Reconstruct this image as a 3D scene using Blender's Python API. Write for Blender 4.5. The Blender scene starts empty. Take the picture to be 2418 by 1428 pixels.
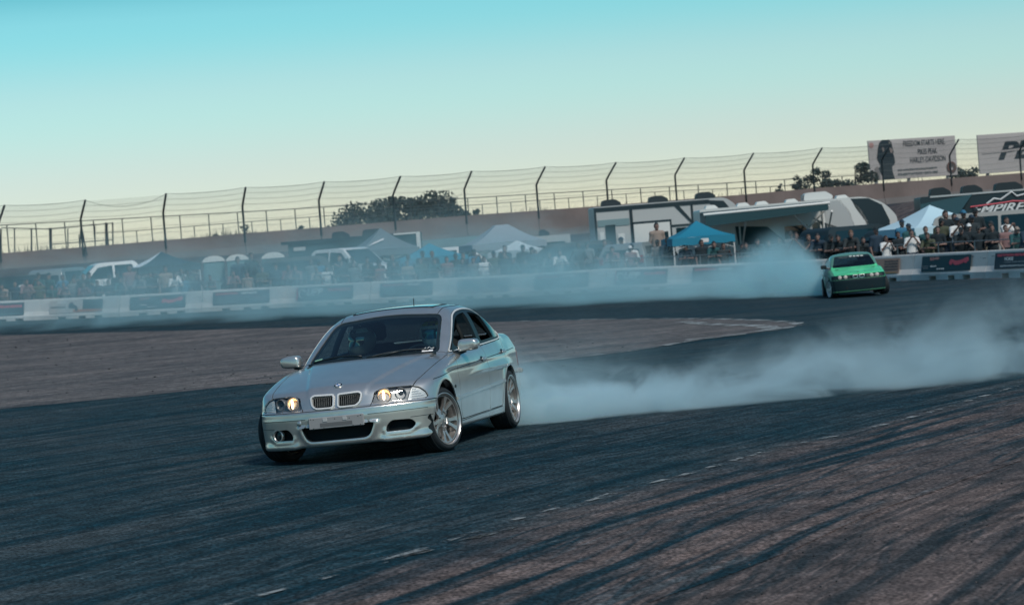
import bpy, math, random
import numpy as np
from mathutils import Matrix, Vector
random.seed(7); RNG = np.random.default_rng(11)
SC = bpy.context.scene
COL = SC.collection
PI = math.pi
# ------------------------------------------------------------------ camera
FPX, CX, CY = 6500.0, 1209.0, 714.0            # focal length and centre in photograph pixels
CAM_H, PITCH, ROLL = 1.84, math.radians(1.03), math.radians(4.5)
_F = np.array([0, math.cos(PITCH), -math.sin(PITCH)])
_U0 = np.array([0, math.sin(PITCH), math.cos(PITCH)]); _R0 = np.array([1.0, 0, 0])
_R = math.cos(ROLL)*_R0 - math.sin(ROLL)*_U0
_U = math.sin(ROLL)*_R0 + math.cos(ROLL)*_U0
CAM = np.array([0, 0, CAM_H])
def P(u, v, d):
    """world point at photograph pixel (u, v), d metres in front of the camera"""
    return CAM + _R*((u-CX)/FPX*d) - _U*((v-CY)/FPX*d) + _F*d
def proj(p):
    q = np.asarray(p, float)-CAM; d = q@_F
    return CX+FPX*(q@_R)/d, CY-FPX*(q@_U)/d, d
cam = bpy.data.cameras.new("camera"); camo = bpy.data.objects.new("camera", cam); COL.objects.link(camo)
cam.sensor_width = 36.0; cam.lens = FPX/2418*36; cam.clip_start = 0.5; cam.clip_end = 3000
camo.matrix_world = Matrix(((_R[0], _U[0], -_F[0], 0), (_R[1], _U[1], -_F[1], 0), (_R[2], _U[2], -_F[2], CAM_H), (0, 0, 0, 1)))
cam.dof.use_dof = True; cam.dof.focus_distance = 26.2; cam.dof.aperture_fstop = 5.4
SC.camera = camo
# ------------------------------------------------------------------ sky and sun
SUN_EL, SUN_AZ = math.radians(47), math.radians(148)      # azimuth clockwise from the view direction
w = bpy.data.worlds.new("World"); SC.world = w; w.use_nodes = True
nt = w.node_tree; nt.nodes.clear()
def wn(t, **k):
    n = nt.nodes.new(t)
    for a, b in k.items(): setattr(n, a, b)
    return n
sky = wn('ShaderNodeTexSky', sky_type='NISHITA', sun_disc=False, sun_elevation=SUN_EL, sun_rotation=SUN_AZ, altitude=1600, air_density=1.0, dust_density=1.0, ozone_density=2.0)
tc = wn('ShaderNodeTexCoord'); sp = wn('ShaderNodeSeparateXYZ'); nt.links.new(tc.outputs['Generated'], sp.inputs[0])
rmp = wn('ShaderNodeValToRGB'); nt.links.new(sp.outputs['Z'], rmp.inputs[0])
cr = rmp.color_ramp; cr.interpolation = 'EASE'
SKY = [(0.0, (.80, .70, .62)), (.015, (.74, .68, .61)), (.033, (.64, .63, .60)), (.063, (.58, .71, .625)), (.092, (.40, .74, .65)), (.115, (.15, .53, .48)), (.30, (.28, .56, .55)), (1.0, (.8, .9, .85))]
def set_ramp(ramp, pts):
    el = ramp.elements
    while len(el) > 1: el.remove(el[-1])
    el[0].position = pts[0][0]; el[0].color = (*pts[0][1], 1)
    for p_, c_ in pts[1:]: el.new(p_).color = (*c_, 1)
set_ramp(cr, SKY)
mul = wn('ShaderNodeMix', data_type='RGBA', blend_type='MULTIPLY'); mul.inputs[0].default_value = 1
nt.links.new(sky.outputs[0], mul.inputs[6]); nt.links.new(rmp.outputs[0], mul.inputs[7])
bg = wn('ShaderNodeBackground'); bg.inputs[1].default_value = 0.15
out = wn('ShaderNodeOutputWorld'); nt.links.new(mul.outputs[2], bg.inputs[0]); nt.links.new(bg.outputs[0], out.inputs[0])
sun = bpy.data.lights.new("sun", 'SUN'); sun.energy = 2.8; sun.angle = math.radians(12); sun.color = (1, .93, .84)
suno = bpy.data.objects.new("sun", sun); COL.objects.link(suno)
sd = Vector((math.sin(SUN_AZ)*math.cos(SUN_EL), math.cos(SUN_AZ)*math.cos(SUN_EL), math.sin(SUN_EL)))
suno.rotation_euler = sd.to_track_quat('Z', 'Y').to_euler()
vs = SC.view_settings; SC.display_settings.display_device = 'sRGB'
vs.view_transform = 'Standard'; vs.look = 'None'; vs.exposure = 0.0; vs.gamma = 1.0; vs.use_curve_mapping = False
SC.cycles.use_denoising = True
SC.cycles.max_bounces = 8; SC.cycles.transparent_max_bounces = 16; SC.cycles.volume_bounces = 4
SC.cycles.sample_clamp_indirect = 4
# ------------------------------------------------------------------ helpers: materials
MATS = {}
def mat(name, col, rough=.6, metal=0.0, spec=.5, noise=None, emit=None, coat=0.0, bump=None):
    """principled material; noise = (scale, amount) varies the colour, bump = (scale, height)"""
    if name in MATS: return MATS[name]
    m = bpy.data.materials.new(name); m.use_nodes = True; t = m.node_tree
    b = t.nodes['Principled BSDF']
    b.inputs['Base Color'].default_value = (*col, 1); b.inputs['Roughness'].default_value = rough
    b.inputs['Metallic'].default_value = metal; b.inputs['Specular IOR Level'].default_value = spec
    b.inputs['Coat Weight'].default_value = coat; b.inputs['Coat Roughness'].default_value = .05
    if emit: b.inputs['Emission Color'].default_value = (*emit[0], 1); b.inputs['Emission Strength'].default_value = emit[1]
    if noise or bump: tcn = t.nodes.new('ShaderNodeTexCoord')
    if noise:
        n = t.nodes.new('ShaderNodeTexNoise'); n.inputs['Scale'].default_value = noise[0]; n.inputs['Detail'].default_value = 6
        t.links.new(tcn.outputs['Object'], n.inputs['Vector'])
        r = t.nodes.new('ShaderNodeMapRange'); r.inputs[1].default_value = .3; r.inputs[2].default_value = .7
        r.inputs[3].default_value = 1-noise[1]; r.inputs[4].default_value = 1+noise[1]
        t.links.new(n.outputs[0], r.inputs[0])
        x = t.nodes.new('ShaderNodeMix'); x.data_type = 'RGBA'; x.blend_type = 'MULTIPLY'; x.inputs[0].default_value = 1
        x.inputs[6].default_value = (*col, 1); t.links.new(r.outputs[0], x.inputs[7]); t.links.new(x.outputs[2], b.inputs['Base Color'])
    if bump:
        n2 = t.nodes.new('ShaderNodeTexNoise'); n2.inputs['Scale'].default_value = bump[0]; n2.inputs['Detail'].default_value = 4
        t.links.new(tcn.outputs['Object'], n2.inputs['Vector'])
        bp = t.nodes.new('ShaderNodeBump'); bp.inputs['Distance'].default_value = bump[1]; t.links.new(n2.outputs[0], bp.inputs['Height'])
        t.links.new(bp.outputs[0], b.inputs['Normal'])
    MATS[name] = m; return m
def glass_mat(name, tint, rough=.02, f0=1.5):
    if name in MATS: return MATS[name]
    m = bpy.data.materials.new(name); m.use_nodes = True; t = m.node_tree; t.nodes.clear()
    a = t.nodes.new('ShaderNodeBsdfTransparent'); a.inputs[0].default_value = (*tint, 1)
    g = t.nodes.new('ShaderNodeBsdfGlossy'); g.inputs['Roughness'].default_value = rough; g.inputs['Color'].default_value = (.95, .95, .95, 1)
    gm = t.nodes.new('ShaderNodeNewGeometry'); dt = t.nodes.new('ShaderNodeVectorMath'); dt.operation = 'DOT_PRODUCT'; t.links.new(gm.outputs['Normal'], dt.inputs[0]); t.links.new(gm.outputs['Incoming'], dt.inputs[1])
    def mt(op, a_, b_=None):
        q = t.nodes.new('ShaderNodeMath'); q.operation = op
        for i_, v_ in enumerate((a_, b_)):
            if isinstance(v_, (int, float)): q.inputs[i_].default_value = v_
            elif v_ is not None: t.links.new(v_, q.inputs[i_])
        return q
    fr = mt('ADD', mt('MULTIPLY', mt('POWER', mt('SUBTRACT', 1.0, mt('ABSOLUTE', dt.outputs['Value']).outputs[0]).outputs[0], 5.0).outputs[0], .92).outputs[0], .06)     # Schlick's Fresnel, the same from both sides
    mx = t.nodes.new('ShaderNodeMixShader'); o = t.nodes.new('ShaderNodeOutputMaterial')
    t.links.new(fr.outputs[0], mx.inputs[0]); t.links.new(a.outputs[0], mx.inputs[1]); t.links.new(g.outputs[0], mx.inputs[2]); t.links.new(mx.outputs[0], o.inputs[0])
    MATS[name] = m; return m
# ------------------------------------------------------------------ helpers: geometry
class G:
    """collects vertices and faces"""
    def __init__(s): s.v = []; s.f = []
    def add(s, v, f):
        o = len(s.v); s.v += [tuple(map(float, p)) for p in v]; s.f += [tuple(i+o for i in q) for q in f]; return s
    def box(s, x0, x1, y0, y1, z0, z1):
        return s.add([(x0, y0, z0), (x1, y0, z0), (x1, y1, z0), (x0, y1, z0), (x0, y0, z1), (x1, y0, z1), (x1, y1, z1), (x0, y1, z1)],
                     [(3, 2, 1, 0), (4, 5, 6, 7), (0, 1, 5, 4), (1, 2, 6, 5), (2, 3, 7, 6), (3, 0, 4, 7)])
    def rbox(s, x0, x1, y0, y1, z0, z1, r):
        """box with chamfered edges"""
        X, Y, Z = (x0, x1), (y0, y1), (z0, z1); v = []; ix = {}
        for a in (0, 1):
            for b in (0, 1):
                for c in (0, 1):
                    sx, sy, sz = (r, -r)[a], (r, -r)[b], (r, -r)[c]
                    ix[a, b, c] = len(v)
                    v += [(X[a], Y[b]+sy, Z[c]+sz), (X[a]+sx, Y[b], Z[c]+sz), (X[a]+sx, Y[b]+sy, Z[c])]
        f = []
        for k, (p, q) in enumerate(((1, 2), (0, 2), (0, 1))):
            for d in (0, 1):
                ring = []
                for (e, g) in ((0, 0), (1, 0), (1, 1), (0, 1)):
                    t = [0, 0, 0]; t[k] = d; t[p] = e; t[q] = g; ring.append(ix[tuple(t)]+k)
                f.append(tuple(ring if (d == 1) != (k == 1) else ring[::-1]))
        for k, (p, q) in enumerate(((1, 2), (0, 2), (0, 1))):
            for e in (0, 1):
                for g in (0, 1):
                    t0 = [0, 0, 0]; t0[p] = e; t0[q] = g; t1 = list(t0); t1[k] = 1
                    a, b = ix[tuple(t0)], ix[tuple(t1)]
                    quad = (a+p, b+p, b+q, a+q)
                    f.append(quad)
        for a in (0, 1):
            for b in (0, 1):
                for c in (0, 1):
                    i = ix[a, b, c]; f.append((i, i+1, i+2))
        return s.add(v, f)
    def tube(s, path, r, n=8, cap=True, closed=False):
        P_ = [np.array(p, float) for p in path]; m = len(P_); rs = r if hasattr(r, '__len__') else [r]*m
        v = []; f = []; up = None
        for i, p in enumerate(P_):
            if closed: t = P_[(i+1) % m]-P_[i-1]
            else: t = P_[min(i+1, m-1)]-P_[max(i-1, 0)]
            t = t/(np.linalg.norm(t)+1e-9)
            if up is None:
                up = np.array([0, 0, 1.0]) if abs(t[2]) < .9 else np.array([1.0, 0, 0])
            a = np.cross(t, up); a /= np.linalg.norm(a)+1e-9; b = np.cross(a, t); up = b
            for k in range(n):
                c = 2*PI*k/n; v.append(p+rs[i]*(math.cos(c)*a+math.sin(c)*b))
        for i in range(m if closed else m-1):
            j = (i+1) % m
            for k in range(n): f.append((i*n+k, j*n+k, j*n+(k+1) % n, i*n+(k+1) % n)[::-1])
        if cap and not closed: f += [tuple(range(n)), tuple(range((m-1)*n, m*n))[::-1]]
        return s.add(v, f)
    def lathe(s, prof, n=32, axis='y', c=(0, 0, 0), cap=False):
        """prof: list of (radius, along-axis)"""
        v = []; f = []; m = len(prof)
        for k in range(n):
            a = 2*PI*k/n; ca, sa = math.cos(a), math.sin(a)
            for r, h in prof:
                p = {'y': (r*ca, h, r*sa), 'x': (h, r*ca, r*sa), 'z': (r*ca, r*sa, h)}[axis]
                v.append((p[0]+c[0], p[1]+c[1], p[2]+c[2]))
        for k in range(n):
            j = (k+1) % n
            for i in range(m-1): f.append((k*m+i, j*m+i, j*m+i+1, k*m+i+1))
        if cap: f += [tuple(k*m for k in range(n))[::-1], tuple(k*m+m-1 for k in range(n))]
        return s.add(v, f)
    def prism(s, poly, h0, h1, axis='y'):
        """2D polygon extruded along an axis; polygon plane is (x,z) for y, (y,z) for x, (x,y) for z"""
        def q(p, h): return {'y': (p[0], h, p[1]), 'x': (h, p[0], p[1]), 'z': (p[0], p[1], h)}[axis]
        n = len(poly); v = [q(p, h0) for p in poly]+[q(p, h1) for p in poly]
        f = [tuple(range(n)), tuple(range(n, 2*n))[::-1]]+[(i, n+i, n+(i+1) % n, (i+1) % n) for i in range(n)]
        return s.add(v, f)
    def ell(s, c, r, nu=12, nv=8, rot=None):
        v = []; f = []
        for j in range(nv+1):
            b = -PI/2+PI*j/nv
            for i in range(nu):
                a = 2*PI*i/nu; q = np.array([r[0]*math.cos(b)*math.cos(a), r[1]*math.cos(b)*math.sin(a), r[2]*math.sin(b)])
                if rot is not None: q = rot@q
                v.append(q+np.array(c))
        for j in range(nv):
            for i in range(nu): f.append((j*nu+i, j*nu+(i+1) % nu, (j+1)*nu+(i+1) % nu, (j+1)*nu+i))
        return s.add(v, f)
    def xf(s, M):
        M = np.array(M); V = np.array(s.v); s.v = [tuple(p) for p in V@M[:3, :3].T+M[:3, 3]]; return s
def link(name, me, m, parent=None, smooth=False):
    o = bpy.data.objects.new(name, me); COL.objects.link(o)
    if m is not None and not me.materials: me.materials.append(m)
    if parent is not None: o.parent = parent
    if smooth and len(me.polygons): me.polygons.foreach_set('use_smooth', [True]*len(me.polygons))
    return o
def obj(name, g, m, parent=None, smooth=False, fix=True):
    me = bpy.data.meshes.new(name)
    if isinstance(g, G): V, F_ = g.v, g.f
    else: V, F_ = g
    me.from_pydata([tuple(p) for p in V], [], [tuple(int(i) for i in f) for f in F_])
    if fix:
        import bmesh
        bm = bmesh.new(); bm.from_mesh(me); bmesh.ops.recalc_face_normals(bm, faces=bm.faces); bm.to_mesh(me); bm.free()
    me.update()
    o = link(name, me, m, parent, smooth)
    if smooth == 'auto':
        me.polygons.foreach_set('use_smooth', [True]*len(me.polygons)); me.set_sharp_from_angle(angle=math.radians(38))
    return o
def empty(name, loc=(0, 0, 0), rz=0.0, label=None, cat=None, group=None):
    o = bpy.data.objects.new(name, None); COL.objects.link(o); o.location = loc; o.rotation_euler = (0, 0, rz)
    if label: tag(o, label, cat, group)
    return o
def tag(o, label, cat, group=None, kind=None):
    if label: o['label'] = label
    if cat: o['category'] = cat
    if group: o['group'] = group
    if kind: o['kind'] = kind
    return o
def copy_tree(o, parent=None):
    c = o.copy(); COL.objects.link(c); c.parent = parent
    for ch in o.children: copy_tree(ch, c)
    return c
def text_mesh(s, size=1.0, bold=0.0, shear=0.0, sx=1.0, depth=.004):
    """text as a mesh in the local xy plane, centred, cap height = size"""
    cu = bpy.data.curves.new("lettering", 'FONT'); cu.body = s; cu.size = size*1.42; cu.offset = bold*size; cu.shear = shear
    cu.align_x = 'CENTER'; cu.align_y = 'CENTER'; cu.extrude = depth; cu.resolution_u = 3
    o = bpy.data.objects.new("lettering", cu); COL.objects.link(o)
    bpy.context.view_layer.update()
    me = bpy.data.meshes.new_from_object(o.evaluated_get(bpy.context.evaluated_depsgraph_get()))
    bpy.data.objects.remove(o); me.transform(Matrix.Diagonal((sx, 1, 1, 1))); me.name = "lettering"; return me
def pchip(xs, ys):
    xs = np.array(xs, float); ys = np.array(ys, float); h = np.diff(xs); d = np.diff(ys)/h
    m = np.zeros_like(xs); ok = d[:-1]*d[1:] > 0
    w1 = 2*h[1:]+h[:-1]; w2 = h[1:]+2*h[:-1]
    with np.errstate(all='ignore'):
        mm = (w1+w2)/(w1/d[:-1]+w2/d[1:])
    m[1:-1] = np.where(ok, mm, 0); m[0] = d[0]; m[-1] = d[-1]
    def f(x):
        x = np.clip(x, xs[0], xs[-1]); i = np.clip(np.searchsorted(xs, x)-1, 0, len(h)-1)
        t = (x-xs[i])/h[i]; t2 = t*t; t3 = t2*t
        return (2*t3-3*t2+1)*ys[i]+(t3-2*t2+t)*h[i]*m[i]+(-2*t3+3*t2)*ys[i+1]+(t3-t2)*h[i]*m[i+1]
    return f
def catmull(pts, n=6, closed=True):
    p = np.array(pts, float); m = len(p); o = []
    rng = range(m) if closed else range(m-1)
    for i in rng:
        if closed: a, b, c, d = p[i-1], p[i], p[(i+1) % m], p[(i+2) % m]
        else: a, b, c, d = p[max(i-1, 0)], p[i], p[i+1], p[min(i+2, m-1)]
        for k in range(n):
            t = k/n; o.append(.5*((2*b)+(-a+c)*t+(2*a-5*b+4*c-d)*t*t+(-a+3*b-3*c+d)*t**3))
    if not closed: o.append(p[-1])
    return np.array(o)
def rpoly(pts, r=.02, n=4):
    """polygon with rounded corners"""
    p = np.array(pts, float); m = len(p); o = []
    for i in range(m):
        a, b, c = p[i-1], p[i], p[(i+1) % m]
        ri = r[i] if hasattr(r, '__len__') else r
        u = a-b; w_ = c-b; lu, lw = np.linalg.norm(u), np.linalg.norm(w_); k = min(ri, lu*.45, lw*.45)
        s0, s1 = b+u/lu*k, b+w_/lw*k
        for j in range(n+1):
            t = j/n; o.append((1-t)**2*s0+2*t*(1-t)*b+t*t*s1)
    return np.array(o)
def psdf(poly, x, y):
    """signed distance to a polygon, negative inside"""
    poly = np.asarray(poly, float); a = poly; b = np.roll(poly, -1, 0)
    x = np.asarray(x, float); y = np.asarray(y, float); shp = x.shape; x = x.ravel(); y = y.ravel()
    res = np.full(x.shape, 9.0)
    lo = poly.min(0)-.12; hi = poly.max(0)+.12
    sel = np.nonzero((x > lo[0]) & (x < hi[0]) & (y > lo[1]) & (y < hi[1]))[0]
    if len(sel):
        px, py = x[sel], y[sel]; dm = np.full(len(sel), 1e9); ins = np.zeros(len(sel), bool)
        for (x0, y0), (x1, y1) in zip(a, b):
            ex, ey = x1-x0, y1-y0; L = ex*ex+ey*ey+1e-18
            t = np.clip(((px-x0)*ex+(py-y0)*ey)/L, 0, 1)
            dm = np.minimum(dm, (px-x0-t*ex)**2+(py-y0-t*ey)**2)
            c = (y0 > py) != (y1 > py)
            with np.errstate(all='ignore'): xi = x0+(py-y0)*ex/(ey if ey else 1e-18)
            ins ^= c & (px < xi)
        res[sel] = np.where(ins, -1, 1)*np.sqrt(dm)
    return res.reshape(shp)
# ------------------------------------------------------------------ car bodies: an implicit surface, meshed, then cut into panels
def smax(a, b, k):
    h = np.maximum(k-np.abs(a-b), 0)/k
    return np.maximum(a, b)+h*h*k*.25
def smin(a, b, k): return -smax(-a, -b, k)
def sstep(a, b, x):
    t = np.clip((x-a)/(b-a), 0, 1); return t*t*(3-2*t)
def surface_nets(F, lo, hi, h):
    n = [int(math.ceil((hi[i]-lo[i])/h))+1 for i in range(3)]
    ax = [lo[i]+h*np.arange(n[i]) for i in range(3)]
    X, Y, Z = np.meshgrid(*ax, indexing='ij'); f = F(X, Y, Z); s = f < 0
    c8 = [s[i:n[0]-1+i, j:n[1]-1+j, k:n[2]-1+k] for i in (0, 1) for j in (0, 1) for k in (0, 1)]
    cnt = sum(c.astype(np.int8) for c in c8); act = (cnt > 0) & (cnt < 8)
    idx = -np.ones(act.shape, np.int64); I = np.argwhere(act); idx[act] = np.arange(len(I))
    acc = np.zeros((len(I), 3)); num = np.zeros(len(I))
    for d in range(3):
        for e in (0, 1):
            for g in (0, 1):
                o0 = [0, 0, 0]; oth = [q for q in range(3) if q != d]; o0[oth[0]] = e; o0[oth[1]] = g
                o1 = list(o0); o1[d] = 1
                a = f[I[:, 0]+o0[0], I[:, 1]+o0[1], I[:, 2]+o0[2]]; b = f[I[:, 0]+o1[0], I[:, 1]+o1[1], I[:, 2]+o1[2]]
                m = (a < 0) != (b < 0); t = np.where(m, a/np.where(m, a-b, 1), 0)
                p = np.tile(np.array(o0, float), (len(I), 1)); p[:, d] = t
                acc[m] += p[m]; num += m
    V = np.array(lo)+h*(I+acc/num[:, None])
    T = []
    for d in range(3):
        p, q = [k for k in range(3) if k != d]
        sl0 = [slice(None)]*3; sl1 = [slice(None)]*3; sl0[d] = slice(0, n[d]-1); sl1[d] = slice(1, n[d])
        ch = s[tuple(sl0)] != s[tuple(sl1)]; E_ = np.argwhere(ch)
        E_ = E_[(E_[:, p] > 0) & (E_[:, q] > 0) & (E_[:, p] < n[p]-1) & (E_[:, q] < n[q]-1)]
        def cell(dp, dq):
            c = E_.copy(); c[:, p] += dp; c[:, q] += dq; return idx[c[:, 0], c[:, 1], c[:, 2]]
        a, b, c, e = cell(-1, -1), cell(0, -1), cell(0, 0), cell(-1, 0)
        inside = s[E_[:, 0], E_[:, 1], E_[:, 2]]; fl = inside ^ (d == 1)
        t1 = np.stack([a, b, c], 1); t2 = np.stack([a, c, e], 1)
        t1[~fl] = t1[~fl][:, ::-1]; t2[~fl] = t2[~fl][:, ::-1]; T += [t1, t2]
    return V, np.concatenate(T)
def grad(F, V, e=1e-3):
    g = np.zeros_like(V)
    for d in range(3):
        a = V.copy(); b = V.copy(); a[:, d] += e; b[:, d] -= e
        g[:, d] = (F(*a.T)-F(*b.T))/(2*e)
    return g
def mesh_sdf(F, lo, hi, h):
    V, T = surface_nets(F, lo, hi, h)
    for _ in range(3):
        g = grad(F, V); f = F(*V.T); V = V-g*np.clip(f/np.maximum((g*g).sum(1), .05), -.5*h, .5*h)[:, None]
    N = grad(F, V, 4e-3); N /= np.linalg.norm(N, axis=1)[:, None]+1e-9
    return V, N, T
def compact(V, N, T):
    u, inv = np.unique(T, return_inverse=True); return V[u], N[u], inv.reshape(-1, 3)
def clip(V, N, T, f):
    """split a triangle mesh by f < 0; returns the inside and outside meshes and their cut vertices"""
    f = np.where(np.abs(f) < 2e-4, np.where(f < 0, -2e-4, 2e-4), f); s = f < 0; c = s[T].sum(1)
    Tin, Tout = [T[c == 3]], [T[c == 0]]
    nv = len(V); M1, M2 = T[c == 1], T[c == 2]
    def first(M, want):
        k = np.argmax(s[M] == want, 1); r = np.arange(len(M)); return np.stack([M[r, k], M[r, (k+1) % 3], M[r, (k+2) % 3]], 1)
    M1 = first(M1, True); M2 = first(M2, False)
    E_ = np.concatenate([M1[:, [0, 1]], M1[:, [0, 2]], M2[:, [0, 1]], M2[:, [0, 2]]])
    if len(E_) == 0: return (V, N, T if len(Tin[0]) else Tin[0], np.zeros(nv, bool)), (V, N, Tout[0], np.zeros(nv, bool))
    Es = np.sort(E_, 1); key = Es[:, 0]*nv+Es[:, 1]; u, inv = np.unique(key, return_inverse=True)
    a, b = u//nv, u % nv; t = (f[a]/(f[a]-f[b]))[:, None]
    V2 = np.concatenate([V, V[a]+(V[b]-V[a])*t]); n_ = N[a]+(N[b]-N[a])*t
    N2 = np.concatenate([N, n_/(np.linalg.norm(n_, axis=1)[:, None]+1e-9)])
    i = nv+inv; k1, k2 = len(M1), len(M2)
    ab, ac = i[:k1], i[k1:2*k1]; ab2, ac2 = i[2*k1:2*k1+k2], i[2*k1+k2:]
    Tin += [np.stack([M1[:, 0], ab, ac], 1), np.stack([ab2, M2[:, 1], M2[:, 2]], 1), np.stack([ab2, M2[:, 2], ac2], 1)]
    Tout += [np.stack([ab, M1[:, 1], M1[:, 2]], 1), np.stack([ab, M1[:, 2], ac], 1), np.stack([M2[:, 0], ab2, ac2], 1)]
    def fin(Ts):
        Ts = np.concatenate(Ts)
        if len(Ts) == 0: return np.zeros((0, 3)), np.zeros((0, 3)), Ts, np.zeros(0, bool)
        uu, iv = np.unique(Ts, return_inverse=True)
        return V2[uu], N2[uu], iv.reshape(-1, 3), uu >= nv
    return fin(Tin), fin(Tout)
def cut(piece, func, gap=0.0):
    """piece (V,N,T) split by func(V)<0; the two sides drawn back from the cut by gap"""
    V, N, T = piece
    A, B = clip(V, N, T, func(V)); res = []
    for (v, n, t, c), sg in ((A, -1), (B, 1)):
        if gap and len(v) and c.any():
            p = v[c]; g = np.zeros_like(p); e = 2e-3
            for d in range(3):
                q = p.copy(); r = p.copy(); q[:, d] += e; r[:, d] -= e; g[:, d] = func(q)-func(r)
            g -= (g*n[c]).sum(1)[:, None]*n[c]; g /= np.linalg.norm(g, axis=1)[:, None]+1e-9
            v = v.copy(); v[c] += sg*gap*g
        res.append((v, n, t))
    return res
def boundary(T):
    E_ = np.concatenate([T[:, [0, 1]], T[:, [1, 2]], T[:, [2, 0]]]); k = np.sort(E_, 1); k = k[:, 0]*(T.max()+1)+k[:, 1]
    u, i, c = np.unique(k, return_index=True, return_counts=True); return E_[i[c == 1]]
def skin(name, piece, m, parent, off=0.0, lip=0.0, base_wall=0.0, flip=False):
    """object from a surface piece: moved off along its normals, with an inward lip at its edges"""
    V, N, T = piece
    if len(T) == 0: return None
    V = V+N*off; n = len(V); Vs, Ns, F_ = [V], [N], [T[:, ::-1] if flip else T]
    me = bpy.data.meshes.new(name)
    d = lip if lip else base_wall
    if d:
        B = boundary(T); u, inv = np.unique(B, return_inverse=True); inv = inv.reshape(-1, 2); k = len(u)
        Vs += [V[u], V[u]-N[u]*d]; Ns += [N[u], N[u]]
        a, b = n+inv[:, 0], n+inv[:, 1]
        F_ += [np.stack([b, a, a+k], 1), np.stack([b, a+k, b+k], 1)]
    Va = np.concatenate(Vs); Fa = np.concatenate(F_)
    me.vertices.add(len(Va)); me.vertices.foreach_set('co', Va.ravel())
    me.loops.add(len(Fa)*3); me.loops.foreach_set('vertex_index', Fa.astype(np.int32).ravel())
    me.polygons.add(len(Fa)); me.polygons.foreach_set('loop_start', np.arange(0, len(Fa)*3, 3, dtype=np.int32))
    me.polygons.foreach_set('use_smooth', np.ones(len(Fa), bool))
    me.update(calc_edges=True); me.validate()
    if not d and not flip: me.normals_split_custom_set_from_vertices(Ns[0].tolist())
    else:
        nn = np.zeros((len(Va), 3)); nn[:n] = -N if flip else N   # zero = automatic normal on the lip
        if len(me.vertices) == len(Va): me.normals_split_custom_set_from_vertices(nn.tolist())
    return link(name, me, m, parent)
def side_f(poly, sgn, ymin=.35):
    """outline in the side view (x, z) on one flank"""
    return lambda V: np.maximum(psdf(poly, V[:, 0], V[:, 2]), ymin-sgn*V[:, 1])
def front_f(poly, xmin=.9, sgn=1):
    """outline in the end view (y, z) on the nose (sgn=1) or tail (-1)"""
    return lambda V: np.maximum(psdf(poly, V[:, 1], V[:, 2]), xmin-sgn*V[:, 0])
def top_f(poly, zmin=.5):
    return lambda V: np.maximum(psdf(poly, V[:, 0], V[:, 1]), zmin-V[:, 2])
def mir(poly): p = np.array(poly, float)*np.array([-1, 1]); return p[::-1]
def body_field(c):
    """implicit saloon body from a dictionary of curves; x forward, y left, z up"""
    Wp, dW, Zc, Xz, Xr = (pchip(*c[k]) for k in ('W', 'dW', 'Z', 'XF', 'XR'))
    Wg, Zr = pchip(*c['GW']), pchip(*c['GZ']); XW, XB = pchip(*c['XW']), pchip(*c['XB'])
    Cr = pchip(*c['CR']); axf, axr, zw, ra, fl = c['ax'][0], c['ax'][1], c['zw'], c['ra'], c['flare']
    def F(x, y, z):
        ay = np.abs(y)
        r1 = np.hypot(x-axf, z-zw); r2 = np.hypot(x-axr, z-zw)
        fla = fl*(np.exp(-((r1-ra)/.055)**2)+np.exp(-((r2-ra)/.055)**2))*sstep(.15, .35, z)
        sw = c.get('swage', 0)*sstep(c['swz']-.03, c['swz']+.005, z)*sstep(c['swz']+.16, c['swz']+.02, z) if 'swz' in c else 0
        side = ay-Wp(x)-dW(z)-fla-sw
        e = c['hoodY'][0]+(x-c['hoodX'][0])/(c['hoodX'][1]-c['hoodX'][0])*(c['hoodY'][1]-c['hoodY'][0])
        vee = c['vee']*sstep(.032, -.018, ay-e)*sstep(.55, .8, x)
        top = z-(Zc(x)-Cr(x)*(ay/.8)**2.3+vee)
        fr = x-Xz(z)+c['bowF']*(ay/.8)**c.get('bowFp', 2.6)
        rr = -x-Xr(z)+c['bowR']*(ay/.8)**2.6
        L = smax(side, top*.97, c.get('k_st', .07)); L = smax(L, fr*.93, c.get('k_f', .09)); L = smax(L, rr*.95, .08); L = smax(L, c['zb']-z, .03)
        zz = z-.95
        gs = (ay-Wg(x)+.30*zz+.38*zz*zz*np.sign(zz))*.93
        roof = (z-Zr(x)+c.get('rc', .06)*(ay/.6)**2.3)*.95
        ws = (x-XW(z)+c['bowW']*(ay/.7)**2.2)*c['kw']
        bk = (-x+XB(z)+.10*(ay/.7)**2.2)*.48
        g = smax(gs, roof, .11); g = smax(g, ws, .045); g = smax(g, bk, .07); g = smax(g, .7-z, .02)
        return smin(L, g, .025)
    return F
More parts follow.
